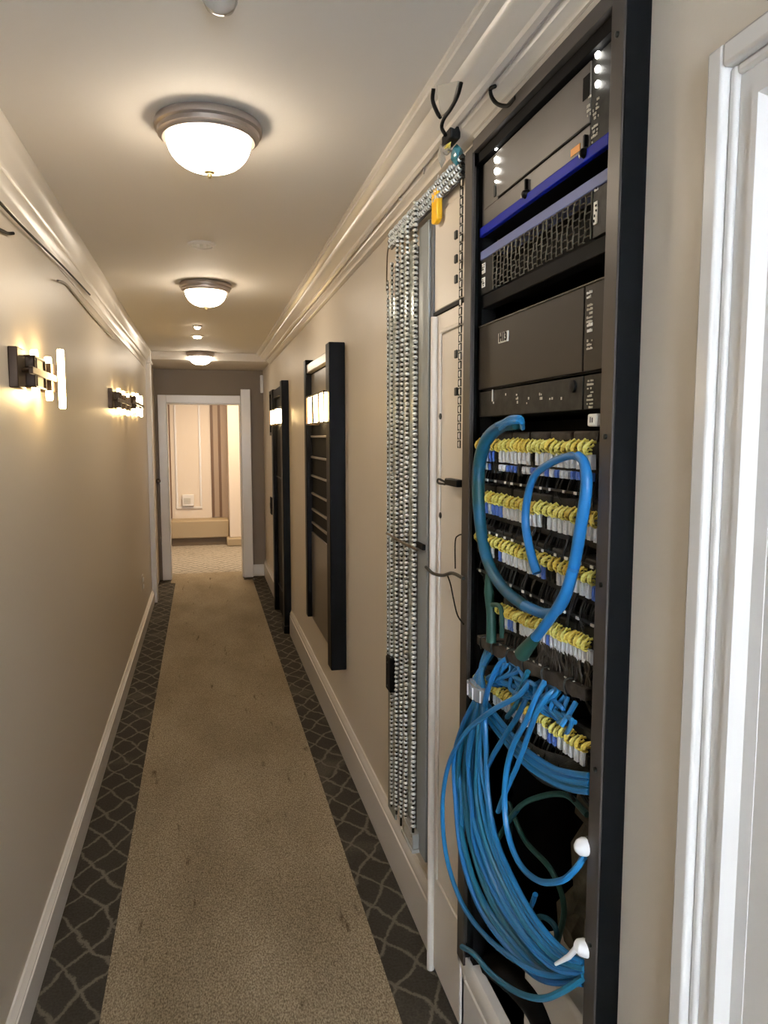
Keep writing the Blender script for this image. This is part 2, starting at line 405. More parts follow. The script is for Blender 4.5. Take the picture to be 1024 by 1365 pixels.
w = MB(); w.box((pa.x-.18, Y2-.36, 0), (pa.x, Y2, .12)); w.build('base', 'brown', o)

# ------------------------------------------------------------------ ceiling lights
def ceiling_light(px, py, y, r, label):
    p = at(px, py, z=ZC); x = p.x; y = p.y
    t = thing('ceiling_light', (x, y, ZC), label, 'ceiling light', 'flush ceiling lights along the corridor')
    MB().lathe([(r*.75, 0), (r, -.004), (r*1.03, -.012), (r*1.02, -.022), (r*.97, -.026), (r*.96, -.036), (r*.90, -.040), (r*.88, -.045), (r*.80, -.046)], (x, y, ZC), 'z', 48).build('rim', 'nickel', t)
    prof = [(r*.80, -.044)]
    for k in range(1, 9):
        a = k/9*PI/2; prof.append((r*.80*math.cos(a)**.85, -.044-.074*math.sin(a)))
    prof.append((.004, -.119))
    MB().lathe(prof, (x, y, ZC), 'z', 48).build('glass_dome', 'dome', t)
    f = MB().lathe([(.004, -.114), (.014, -.118), (.014, -.121), (.007, -.124), (.007, -.131), (.004, -.135), (.001, -.136)], (x, y, ZC), 'z', 16).build('finial', 'brass', t)
    return t
ceiling_light(278, 164, 0, .131, 'lit domed ceiling light nearest the viewer, nickel rim and frosted glass')
ceiling_light(274, 378, 0, .130, 'lit domed ceiling light second down the corridor')
ceiling_light(267, 469.5, 0, .128, 'lit domed ceiling light furthest down the corridor')
# round ceiling vent
p = at(269, 325, z=ZC)
t = thing('ceiling_vent', (p.x, p.y, ZC), 'small round white ceiling vent between the first two ceiling lights', 'vent')
MB().lathe([(.055, 0), (.056, -.006), (.044, -.012), (.042, -.008), (.002, -.008)], (p.x, p.y, ZC), 'z', 32).build('rim', 'vent', t)
w = MB()
for k in range(3): w.box((p.x-.035+k*.027, p.y-.022, ZC-.012), (p.x-.021+k*.027, p.y+.022, ZC-.007))
w.build('louvre', 'print', t)
# detector at the top edge
p = at(293, -4, z=ZC-.02)
t = thing('smoke_detector', (p.x, p.y, ZC), 'white sprinkler-like detector on the ceiling at the top edge', 'detector')
MB().lathe([(.036, 0), (.037, -.012), (.028, -.016)], (p.x, p.y, ZC), 'z', 28).build('base', 'nickel', t)
MB().lathe([(.030, -.014), (.031, -.026), (.024, -.040), (.010, -.047), (.002, -.048)], (p.x, p.y, ZC), 'z', 28).build('cap', 'clear', t)
for (px, py, lab, sz) in ((263, 434, 'tiny round ceiling spotlight, nearer of the two behind the second dome', .022), (263, 447, 'small lit ceiling spotlight just in front of the furthest dome', .034)):
    p = at(px, py, z=ZC)
    t = thing('ceiling_spotlight', (p.x, p.y, ZC), lab, 'spotlight', 'tiny ceiling spotlights')
    MB().lathe([(sz*1.5, 0), (sz*1.5, -.008), (sz, -.012)], (p.x, p.y, ZC), 'z', 20).build('rim', 'vent', t)
    MB().lathe([(sz, -.010), (sz*.8, -.022), (.002, -.026)], (p.x, p.y, ZC), 'z', 20).build('lens', 'dome', t)

# ------------------------------------------------------------------ wall sconces
def sconce(side, tubes, z, label, wallx, plate_y, out=.055, r=.0105, group='wall sconces with lit glass tubes', cage=False):
    """side +1: on the left wall (sticks out to +x); tubes: (y, length, shield?)"""
    x = wallx; s = side; ys = [q[0] for q in tubes]
    t = thing('wall_sconce', (x, (ys[0]+ys[-1])/2, z-.06), label, 'wall lamp', group)
    MB().box((x, plate_y-.045, z-.05), (x+s*.024, plate_y+.045, z+.06)).build('backplate', 'bronze', t, .003)
    ya, yb = min(ys[0], plate_y), ys[-1]+.03
    w = MB(); w.box((x+s*(out+r), ya-.02, z-(.010 if not cage else .002)), (x+s*(out+r+.004), ya, z+.004)) if cage else w.box((x+s*(out+r), ya-.02, z-.010), (x+s*(out+r+.012), yb, z+.010)); w.build('bar', 'bronze', t, .002)
    w = MB()
    w.tube([(x+s*.02, plate_y, z), (x+s*(out+r), plate_y, z)], .006, 8)
    xo = x+s*(out+r+.006)
    for zz in (z-.042, z+.042):
        w.tube([(x+s*.02, plate_y+.03, zz), (xo, plate_y+.03, zz), (xo, plate_y+.17, zz)], .003, 6)
    for yy in (plate_y+.03, plate_y+.17): w.tube([(xo, yy, z-.042), (xo, yy, z+.042)], .003, 6)
    if cage:
        w = MB(); h = tubes[0][1]/2
        for zz in (z-h, z+h):
            w.box((x, ya-.02, zz-.004), (xo, ya-.012, zz+.004)).box((xo-s*.006, ya-.02, zz-.004), (xo, yb, zz+.004)).box((x, yb-.008, zz-.004), (xo, yb, zz+.004))
        for k in range(len(ys)+1):
            yy = ya-.016+(yb-ya+.010)*k/len(ys); w.box((xo-s*.005, yy-.003, z-h), (xo, yy+.003, z+h))
    w.build('bracket', 'bronze', t)
    for i, (y, tl, sh) in enumerate(tubes):
        ox = out
        if side > 0 and not sh and tl > .18: ox = .07
        MB().lathe([(r*.8, -tl/2), (r, -tl/2+.004), (r, tl/2-.004), (r*.8, tl/2)], (x+s*ox, y, z), 'z', 16).build('glass_tube', 'tube', t)
        if sh:
            w = MB(); xs_ = x+s*(out+r+.005); hw = .040
            w.box((x+s*(out+r+.002), y-hw, z-.040), (xs_, y+hw, z+.045)); w.box((x+s*.001, y-hw-.003, z-.040), (xs_, y-hw, z+.045)); w.box((x+s*.001, y+hw, z-.040), (xs_, y+hw+.003, z+.045))
            w.build('shield', 'bronze', t)
        elif cage: pass
        else: MB().lathe([(r*1.08, -.016), (r*1.3, -.014), (r*1.3, .014), (r*1.08, .016)], (x+s*out, y, z), 'z', 16).build('cuff', 'bronze', t)
    return t
XT = XL+.034
def ty(px, x=XT): return at(px, 505, x=x).y
sconce(1, [(ty(47), .135, 1), (ty(65), .135, 1), (at(82, 505, x=XL+.07).y, .185, 0)], at(60, 503, x=XT).z, 'bronze wall sconce nearest the viewer on the left wall with a bright glass tube', XL, ty(35), out=.034)
sconce(1, [(ty(157.5, XT), .14, 1), (ty(163.5), .14, 1), (ty(169), .14, 1)], at(160, 535, x=XT).z, 'bronze wall sconce in the middle of the left wall', XL, ty(153), out=.034)
sconce(1, [(ty(177), .14, 1), (ty(182), .16, 0), (ty(187), .16, 0)], at(182, 539, x=XT).z, 'bronze wall sconce furthest along the left wall beside the white post', XL, ty(173.5), out=.034)

# ------------------------------------------------------------------ framed black panel on the right wall
PY0, PY1, PZ0, PZ1 = 3.42, 4.50, .435, 1.97
t = thing('framed_wall_board', (XR, (PY0+PY1)/2, PZ0), 'tall black framed slatted panel hung on the right wall behind a sconce', 'wall panel')
MB().box((.565, PY0, PZ0), (XR, PY0+.10, PZ1+.012)).build('near_stile', 'black', t, .004)
MB().box((.590, PY1-.07, PZ0+.02), (XR, PY1, PZ1+.03)).build('far_stile', 'black', t, .004)
MB().box((.598, PY0+.10, PZ1-.05), (XR, PY1-.07, PZ1)).build('top_rail', 'panelsteel', t, .004)
MB().box((.626, PY0+.10, .98), (XR, PY1-.07, PZ1-.05)).build('slatted_panel', 'blackmatte', t)
MB().box((.618, PY0+.10, PZ0+.01), (XR, PY1-.07, .98)).build('lower_board', 'panelgrey', t, .004)
MB().box((.622, PY0+.10, 1.75), (.626, PY1-.10, PZ1-.06)).build('upper_board', 'panelgrey', t)
for k, z in enumerate((1.55, 1.43, 1.32, 1.215, 1.12, 1.04)):
    MB().box((.614, PY0+.10, z-.006), (.626, PY1-.10, z+.006)).build('slat', 'panelgrey', t, .002)
xt = .565
sconce(-1, [(at(q, 545, x=xt).y, .145, 0) for q in (435, 428, 421, 413)], at(424, 545, x=xt).z, 'bronze sconce with a row of glowing tubes in front of the black panel', .622, at(424, 545, x=.61).y, out=.057, r=.0105, cage=True)

# narrow black door further down
t = struct('door_2', MB().box((.585, 5.78, 0), (XR, 5.90, 1.98)).box((.585, 6.60, 0), (XR, 6.70, 1.95)).box((.595, 5.90, 1.88), (XR, 6.60, 1.95)), 'black', bevel=.004)
MB().box((.620, 5.90, .02), (XR, 6.60, 1.88)).build('door_leaf', 'blackmatte', t)
MB().box((.610, 5.96, 1.2), (.620, 6.54, 1.21)).box((.610, 5.96, .25), (.620, 6.54, .26)).box((.610, 5.96, .25), (.620, 5.97, 1.21)).build('panel_moulding', 'black', t)
w = MB(); w.tube([(.62, 5.97, 1.68), (.575, 5.97, 1.68), (.575, 6.04, 1.68)], .007, 8); w.build('door_handle', 'chain', t)
w = MB(); w.box((.580, 5.76, 0), (XR, 5.92, .06)); w.build('threshold', 'black', t, .004)
# small framed picture beside it
q = MB(); y0, y1, z0, z1 = 6.78, 7.12, 1.56, 1.97
q.box((.605, y0, z0), (XR, y0+.03, z1)).box((.605, y1-.03, z0), (XR, y1, z1)).box((.605, y0+.03, z0), (XR, y1-.03, z0+.03)).box((.605, y0+.03, z1-.03), (XR, y1-.03, z1))
t = thing('picture_frame', (XR, 6.95, z0), 'small black framed picture on the right wall beyond the black door', 'picture frame')
q.build('frame', 'black', t); MB().box((.630, y0+.03, z0+.03), (XR, y1-.03, z1-.03)).build('picture', 'panelsteel', t)
sconce(-1, [(at(q, 555, x=.57).y, .12, 0) for q in (372, 368, 363)], at(367, 556, x=.57).z, 'small glowing sconce furthest down the right wall beside the black door', XR, at(368, 555, x=.62).y, out=.07, r=.014, cage=True)
# switch plate and small white chime
p = at(362.5, 674, x=XR)
t = thing('wall_switch', (XR, p.y, p.z-.08), 'tall narrow black switch plate on the right wall near the end', 'switch')
MB().box((XR-.012, p.y-.07, p.z-.085), (XR, p.y+.07, p.z+.085)).build('plate', 'blackmatte', t, .004)
MB().box((XR-.018, p.y-.03, p.z-.03), (XR-.012, p.y+.03, p.z+.03)).build('rocker', 'black', t, .002)
p = at(350.5, 513, x=XR)
t = thing('door_chime', (XR, p.y, p.z-.1), 'slim white box high on the right wall by the end wall', 'chime')
MB().box((XR-.03, p.y-.06, p.z-.09), (XR, p.y+.06, p.z+.10)).build('case', 'white', t, .006)
MB().box((XR-.033, p.y-.04, p.z-.05), (XR-.03, p.y+.04, p.z-.03)).build('slot', 'print', t)
# outlet on the left wall
p = at(189.5, 777, x=XL)
t = thing('wall_outlet', (XL, p.y, p.z-.05), 'small white electrical outlet low on the left wall by the post', 'outlet')
MB().box((XL, p.y-.045, p.z-.065), (XL+.008, p.y+.045, p.z+.065)).build('plate', 'wall', t, .003)
for dz in (-.028, .028): MB().box((XL+.008, p.y-.03, p.z+dz-.016), (XL+.013, p.y+.03, p.z+dz+.016)).build('socket', 'white', t, .003)

# cables along the left crown
def cable(name, pts, r, m, label, cat='cable', group=None, n=8, sub=8, rs=None, parent=None):
    sp = spline(pts, sub)
    o = MB().tube(sp, r, n, True, lerp_list(rs, len(sp)) if rs else None).build(name, m, parent)
    if parent is None: tag(o, label, cat, group)
    return o
xx = XL+.006
cable('wall_cable', [at(-8, 262, x=xx+.008), at(20, 292, x=xx+.008), at(50, 322, x=xx+.008), at(85, 356, x=xx+.010), at(120, 393, x=xx+.010)], .0035, 'ink', 'black cable tucked along the underside of the left crown moulding')
cable('wall_cable', [at(-12, 302, x=xx), at(2, 307, x=xx), at(10, 311, x=xx), at(18, 311, x=xx+.01)], .0045, 'ink', 'short black cable stub at the left edge of the picture')
cable('wall_cable', [at(77, 374, x=xx+.01), at(88, 379, x=xx), at(105, 399, x=xx), at(125, 423, x=xx), at(150, 450, x=xx+.004)], .004, 'bronze', 'brown cable end drooping from the left crown')

# ------------------------------------------------------------------ near door on the right
def dy(px, x): return at(px, 582, x=x).y
w = MB(); c0, c1_ = dy(922, .617), dy(941, .617); c2 = c1_-.013; ztc = at(940, 75, x=.617).z; wt = c0-c1_
w.box((.617, c1_, 0), (XR, c0, ztc)).box((.617, DY0-.06, ztc-wt), (XR, c1_, ztc)).box((.617, DY0-.06, 0), (XR, DY0, ztc-wt))
w.box((.628, c2, 0), (.66, c1_, ztc-wt)).box((.628, DY0, ztc-wt-(c1_-c2)), (.66, c2, ztc-wt))
struct('trim_13', w, 'doorwhite', bevel=.004)
# door leaf with one tall recessed panel
XD = .634; e0 = dy(987, XD); e1 = DY0+.10; zt_, zb_ = at(1004, 122, x=XD).z, .22; DZ = ztc-wt-.006
w = MB(); w.box((XD, e0, .01), (.68, c2-.001, DZ)).box((XD, DY0+.002, .01), (.68, e1, DZ)).box((XD, e1, zt_), (.68, e0, DZ)).box((XD, e1, .01), (.68, e0, zb_))
t = struct('door_1', w, 'doorwhite')
i0, i1, j0, j1, xi = e0-.034, e1+.034, zt_-.034, zb_+.034, XD+.016
w = MB()
for (o_, k_) in ((0, 0), ):
    A = [(XD-.003, e0+.004, zt_+.004), (XD-.003, e1-.004, zt_+.004), (XD-.003, e1-.004, zb_-.004), (XD-.003, e0+.004, zb_-.004)]
    B = [(XD-.003, e0-.006, zt_-.006), (XD-.003, e1+.006, zt_-.006), (XD-.003, e1+.006, zb_+.006), (XD-.003, e0-.006, zb_+.006)]
    Cc = [(xi-.004, (e0+i0)/2, (zt_+j0)/2), (xi-.004, (e1+i1)/2, (zt_+j0)/2), (xi-.004, (e1+i1)/2, (zb_+j1)/2), (xi-.004, (e0+i0)/2, (zb_+j1)/2)]
    D = [(xi, i0, j0), (xi, i1, j0), (xi, i1, j1), (xi, i0, j1)]
    Eo = [(xi+.004, i0, j0), (xi+.004, i1, j0), (xi+.004, i1, j1), (xi+.004, i0, j1)]
    Z = [(XD+.02, e0+.004, zt_+.004), (XD+.02, e1-.004, zt_+.004), (XD+.02, e1-.004, zb_-.004), (XD+.02, e0+.004, zb_-.004)]
    rings = [Z, A, B, Cc, D, Eo]; vs = [q for r_ in rings for q in r_]; fs = []
    for a in range(5):
        for k in range(4): fs.append((a*4+k, a*4+(k+1) % 4, a*4+4+(k+1) % 4, a*4+4+k))
    w.add(vs, fs)
w.build('panel_moulding', 'doorwhite', t)
MB().box((xi+.001, i1-.004, j1-.004), (xi+.010, i0+.004, j0+.004)).build('recessed_panel', 'doorwhite', t)
w = MB(); w.lathe([(.026, -.002), (.026, -.008), (.010, -.010), (.010, -.035), (.026, -.045), (.030, -.058), (.022, -.072), (.002, -.076)], (XD, DY0+.05, 1.0), 'x', 20); w.build('door_handle', 'nickel', t)
def frame_ring(mb, y0, y1, z0, z1, wd, xa, xb):
    mb.box((xa, y0, z0), (xb, y0+wd, z1)).box((xa, y1-wd, z0), (xb, y1, z1)).box((xa, y0+wd, z0), (xb, y1-wd, z0+wd)).box((xa, y0+wd, z1-wd), (xb, y1-wd, z1))

# ------------------------------------------------------------------ the rack
XF = .600      # face of the rack frame
XU = .620      # face of the units
ra = thing('server_rack', (XR, (RY0+RY1)/2, RZ0), 'tall black open server rack set into the right wall beside the door', 'server rack')
YF0, YF1 = 1.012, 1.682
RT_ = 2.205
w = MB(); w.box((XF, YF0, RZ0), (XR+.03, YF0+.022, RT_)); w.build('near_post', 'post', ra, .002)
w = MB(); w.box((XF-.003, YF0+.001, RZ0), (XF+.004, YF0+.036, RT_)); w.build('near_flange', 'flange', ra, .001)
w = MB(); w.box((XF, YF1-.022, RZ0), (XR+.03, YF1, RT_-.01)); w.build('far_post', 'post', ra, .002)
w = MB(); w.box((XF-.003, YF1-.048, RZ0), (XF+.003, YF1-.001, RT_-.01)); w.build('far_flange', 'flange', ra, .001)
w = MB(); w.box((XF+.010, YF0+.022, RT_-.048), (XR+.03, YF1-.022, RT_-.012)); w.build('top_beam', 'blackmatte', ra, .001)
w = MB(); w.box((XF-.003, YF0+.036, RT_-.026), (XR, YF1-.048, RT_)); w.build('top_flange', 'flange', ra, .001)
for ya in (1.035, 1.630):
    w = MB(); w.box((XF+.022, ya, RZ0), (XF+.050, ya+.022, 2.16)); w.build('mounting_rail', 'blackmatte', ra)
w = MB(); w.tube([(XF+.004, 1.631, .30), (XF+.004, 1.631, 2.15)], .0014, 6); w.build('edge_bead', 'flange', ra)
w = MB(); w.box((1.10, RY0, RZ0), (1.12, RY1, RZ1)); w.build('back_panel', 'blackmatte', ra)
w = MB(); w.box((XR+.03, RY0-.012, RZ0), (1.12, RY0, RZ1)); w.build('side_panel', 'blackmatte', ra)
w = MB(); w.box((XR+.03, RY1, RZ0), (1.12, RY1+.012, RZ1)); w.build('side_panel', 'blackmatte', ra)
w = MB(); w.box((XR+.03, RY0, RZ1), (1.12, RY1, RZ1+.012)); w.build('top_panel', 'blackmatte', ra)
w = MB(); w.box((XR+.00, RY0, RZ0-.012), (1.12, RY1, RZ0)); w.build('bottom_panel', 'blackmatte', ra)
for z in (2.13, 1.55, 1.32, 1.02, .72):
    w = MB(); w.lathe([(.0045, 0), (.0045, -.003), (.002, -.004)], (XF-.003, 1.030, z), 'x', 12); w.build('screw', 'chaindark', ra)

UY0, UY1 = 1.062, 1.628
def zl(py): return at(651, py, x=XU).z
def zr(py): return at(800, py, x=XU).z
def zm(a, b, k=.5): return zl(a)*(1-k)+zr(b)*k
def marks(seed, px, ya, yb, z0, z1, rows, xf, name, parent, m='print', fill=.6):
    rd = random.Random(seed); w = MB(); h = (z1-z0)/rows
    for i in range(rows):
        z = z0+i*h; y = ya
        while y < yb-.001:
            L = rd.uniform(.0016, .0045)
            if rd.random() < fill: w.box((xf-.0012, y, z+h*.18), (xf, min(y+L, yb), z+h*rd.uniform(.55, .85)))
            y += L+.0016
    if not w.v: w.box((xf-.0012, ya, z0), (xf, ya+.003, z0+.004))
    return w.build(name, m, parent)
def text(s, size, m, name, parent, origin, extr=.0006):
    """flat lettering on a surface that faces the corridor (-x)"""
    cu = bpy.data.curves.new('txt', 'FONT'); cu.body = s; cu.size = size; cu.extrude = extr; cu.align_x = 'CENTER'; cu.align_y = 'CENTER'; cu.offset = size*.03
    ob = bpy.data.objects.new('txt', cu); C.objects.link(ob)
    dg = bpy.context.evaluated_depsgraph_get(); me = bpy.data.meshes.new_from_object(ob.evaluated_get(dg))
    bpy.data.objects.remove(ob); me.materials.clear(); me.materials.append(M[m])
    o = bpy.data.objects.new(name, me); C.objects.link(o)
    w = Vector((0, 0, 0)); q = parent
    while q: w += q.location; q = q.parent
    o.parent = parent; o.location = Vector(origin)-w; o.rotation_euler = (PI/2, 0, -PI/2)
    return o

# --- top blank-faced unit
zt, zb = 2.152, zm(306, 212)
u = thing('equipment_chassis', (.8, 1.35, zb), 'large plain grey unit at the top of the rack with white indicator lights', 'rack unit')
MB().box((XU+.004, UY0, zb), (1.05, UY1, zt)).build('chassis', 'blackmatte', u)
zs = zm(270, 160)
yl = at(664, 250, x=XU).y; yr_ = at(787, 150, x=XU).y
MB().box((XU-.001, yr_, zs+.002), (XU+.004, yl, zt)).build('upper_cover', 'greypanel', u, .0015)
MB().box((XU, yr_-.002, zb+.02), (XU+.004, UY1, zs-.002)).build('lower_cover', 'greypanel', u, .0015)
MB().box((XU, yl+.001, zs-.002), (XU+.004, UY1, zt)).build('side_cover', 'greypanel', u, .001)
MB().box((XU, UY0, zb+.02), (XU+.004, yr_-.003, zt)).build('ear', 'darkunit', u, .001)
bs = MB().box((XU-.006, UY0+.015, zb), (XU+.004, UY1, zb+.020)).build('blue_bezel', 'bluestrip', u, .002)
for (px, ys) in ((661, (196, 213, 228, 242)), (796, (73, 92, 112))):
    for k, py in enumerate(ys):
        p = at(px, py, x=XU-.004); rr = .0075 if px < 700 else .0062
        if k == 3: rr = .003
        MB().blob((XU-.003, p.y, p.z), (.004, rr, rr*1.0)).build('indicator_light', 'led', u)
p0, p1 = at(661, 246, x=XU), at(661, 262, x=XU)
MB().box((XU-.003, p0.y-.004, p1.z), (XU, p0.y+.006, p0.z)).build('switch_block', 'chaindark', u, .001)
for (px, py) in ((703, 259), (782, 204)):
    p = at(px, py, x=XU-.002)
    MB().lathe([(.009, 0), (.009, -.006), (.006, -.012), (.002, -.014)], (XU, p.y, p.z), 'x', 16).box((XU-.008, p.y-.003, p.z), (XU-.001, p.y+.003, p.z+.028)).build('latch_knob', 'black', u, .001)
    MB().blob((XU-.010, p.y+.008, p.z-.002), (.002, .0025, .005)).build('latch_pin', 'chain', u)
p = at(767, 222, x=XU); p.z = max(p.z, zb+.034)
MB().box((XU-.001, p.y-.016, p.z-.006), (XU, p.y+.016, p.z+.006)).build('orange_sticker', 'orange', u)['label'] = 'orange sticker'
for sd, (pxa, pxb, pya, pyb) in enumerate(((792, 799, 128, 156), (790, 797, 168, 200), (784, 788, 128, 160))):
    a, b = at(pxa, pya, x=XU), at(pxb, pyb, x=XU)
    marks(sd+3, 0, b.y, a.y, b.z, a.z, 6, XU-.0005, 'printed_label', u)
a, b = at(779, 105, x=XU), at(787, 128, x=XU)
MB().box((XU-.002, b.y, b.z), (XU, a.y, a.z)).build('dark_sticker', 'blackmatte', u)

# --- mesh-fronted unit
zt2, zb2 = zm(329, 234), zm(383, 322)
u = thing('mesh_fan_unit', (.8, 1.35, zb2), 'rack unit with a wire honeycomb grille and lavender top strip', 'rack unit')
MB().box((XU+.03, UY0, zb2-.010), (1.05, UY1, zt2)).build('chassis', 'blackmatte', u)
ya, yb = at(790, 280, x=XU).y, at(659, 350, x=XU).y
MB().box((XU-.004, UY0, zt2-.020), (XU+.03, UY1, zt2)).build('top_strip', 'lavender', u, .002)
MB().box((XU-.001, yb, zb2), (XU+.03, UY1, zt2-.02)).build('ear', 'darkunit', u, .001)
MB().box((XU-.001, UY0, zb2), (XU+.03, ya, zt2-.02)).build('ear', 'darkunit', u, .001)
w = MB(); ncol, nrow = 21, 6; dy = (yb-ya)/ncol; dz = (zt2-.02-zb2)/nrow
rd = random.Random(4)
for i in range(ncol+1):
    y = ya+i*dy; pts = []
    for j in range(nrow+1): pts.append((XU-.002+rd.uniform(-.0015, .0015), y+rd.uniform(-.0015, .0015), zb2+j*dz))
    w.tube(pts, .0017, 5)
for j in range(nrow+1):
    for i in range(ncol):
        of = 0 if i % 2 else dz*.5
        z = min(zt2-.021, zb2+j*dz+of); w.tube([(XU-.002, ya+i*dy, z), (XU-.003, ya+(i+.5)*dy, z+rd.uniform(-.001, .001)), (XU-.002, ya+(i+1)*dy, z)], .0013, 4)
w.build('wire_grille', 'grille', u)
for sd, (yy, z0, z1) in enumerate(((UY1-.008, zb2+.045, zt2-.028), (UY1-.008, zb2+.015, zb2+.036), (ya-.006, zb2+.075, zt2-.024), (ya-.006, zb2+.020, zb2+.055))):
    y0, y1 = (yy-.018, yy) if sd < 2 else (yy-.013, yy-.002)
    lb = MB().box((XU-.0025, y0, z0), (XU-.001, y1, z1)).build('white_label', 'label', u)
    marks(20+sd, 0, y0+.001, y1-.001, z0+.002, z1-.002, 4, XU-.0026, 'label_print', lb, 'ink', .5)
MB().box((XU+.002, UY0, zb2-.030), (XU+.03, UY1, zb2-.002)).build('lower_bezel', 'blackmatte', u, .002)

# --- dark blank and big server
zt3, zb3 = zm(430, 377), zm(516, 499)
zb4 = zm(552, 549)
MB().box((XU+.10, UY0+.01, zt3+.012), (.9, UY1-.13, zb2-.045)).build('blank_filler', 'green', ra)
u = thing('server', (.8, 1.35, zb3), 'large brown-grey server with a white tag in the middle of the rack', 'server')
MB().box((XU+.006, UY0+.004, zb3), (1.05, UY1, zt3)).build('chassis', 'server', u, .001)
ye = at(781, 440, x=XU).y
MB().box((XU-.004, ye+.002, zb3+.002), (XU+.006, UY1, zt3)).build('front_bezel', 'server', u, .0015)
MB().box((XU-.004, UY0+.004, zb3+.002), (XU+.006, ye-.002, zt3)).build('control_ear', 'server', u, .0015)
MB().box((XU-.006, UY0+.004, zt3-.0015), (XU, UY1, zt3+.0010)).build('top_edge_highlight', 'flange', u)  # lighter strip painted in as the highlight along the server's top edge
p = at(671, 449.5, x=XU-.005)
MB().box((XU-.0055, p.y-.026, p.z-.0105), (XU-.004, p.y+.026, p.z+.0105)).build('name_tag', 'label', u); nt_ = bpy.data.objects['name_tag']; nt_['label'] = 'white name tag'
text('H13', .024, 'ink', 'tag_lettering', nt_, (XU-.006, p.y, p.z))
for sd, (pa, pb, n) in enumerate(((388, 397, 2), (405, 430, 5), (430, 443, 2), (452, 466, 3))):
    a, b = at(786, pa, x=XU), at(793, pb, x=XU)
    marks(40+sd, 0, b.y, a.y, b.z, a.z, n, XU-.004, 'ear_print', u, 'label' if sd in (0, 2) else 'print', .8)
# --- slim dark unit
u = thing('slim_rack_unit', (.8, 1.35, zb4), 'slim scuffed black unit directly under the brown-grey server', 'rack unit')
MB().box((XU-.002, ye+.002, zb4), (1.05, UY1, zb3-.004)).build('front_bezel', 'darkunit', u, .001)
MB().box((XU-.002, UY0+.004, zb4), (XU+.02, ye-.003, zb3-.004)).build('control_ear', 'darkunit', u, .001)
p = at(766, 515, x=XU); MB().lathe([(.011, 0), (.011, -.004), (.003, -.006)], (XU-.002, p.y, p.z), 'x', 16).build('knob', 'ink', u)
for sd, px in enumerate((658, 674, 690, 706, 722, 736, 750)):
    p = at(px, 531, x=XU); marks(60+sd, 0, p.y-.008, p.y+.008, p.z-.012, p.z+.012, 3, XU-.002, 'port_print', u, 'print', .25)
p = at(658, 528, x=XU); MB().box((XU-.0035, p.y-.002, p.z-.012), (XU-.002, p.y+.002, p.z+.014)).build('status_bar', 'chain', u)
a, b = at(785, 505, x=XU), at(792, 545, x=XU); marks(80, 0, b.y, a.y, b.z, a.z, 8, XU-.002, 'ear_print', u, 'print', .6)
# white tag on the near rail
p = at(793, 560, x=XU-.012)
o = MB().box((XU-.018, p.y-.014, p.z-.010), (XU+.01, p.y+.014, p.z+.010)).build('cable_tag', 'label', None, .003); tag(o, 'small white tag on the rack rail below the servers', 'tag')
MB().box((XU-.0186, p.y-.004, p.z-.004), (XU-.018, p.y-.002, p.z+.004)).box((XU-.0186, p.y+.002, p.z-.004), (XU-.018, p.y+.004, p.z+.005)).build('tag_print', 'ink', o)

# --- patch rows: each a housing with twisted yellow wires above white and blue connectors
def twist_mesh():
    w = MB(); rd = random.Random(11)
    for k in range(3):
        a = k*2*PI/3; pts = []
        for i in range(7):
            t = i/6; pts.append((-.004-.012*math.sin(PI*t)+.0036*math.cos(a+t*5), (t-.5)*.012+.0036*math.sin(a+t*5)*.6, (t-.5)*-.020+.004*math.sin(a+t*6)))
        w.tube(pts, .0024, 6)
    return w.mesh('twisted_wire', M['yellow'], Vector((0, 0, 0)))
twist = twist_mesh(); twist2 = twist.copy(); twist2.materials[0] = M['gold']
def conn_mesh(name, m, wy, hz):
    w = MB(); w.box((-.008, -wy, -hz), (.0, wy, hz)); w.box((-.010, -wy*.5, -hz*.4), (-.008, wy*.5, hz*.8)); return w.mesh(name, M[m], Vector((0, 0, 0)))
cw = conn_mesh('connector', 'connwhite', .0058, .0125); cb = conn_mesh('connector', 'connblue', .0058, .0125)
cs = conn_mesh('connector', 'connwhite', .0050, .0070); cd = conn_mesh('connector', 'darkunit', .0058, .0125); cbs = conn_mesh('connector', 'connblue', .0050, .0070)
def inst(name, me, parent, loc, rot=(0, 0, 0)):
    o = bpy.data.objects.new(name, me); C.objects.link(o); o.parent = parent; o.location = Vector(loc)-parent.location; o.rotation_euler = rot
    return o
rowz = []
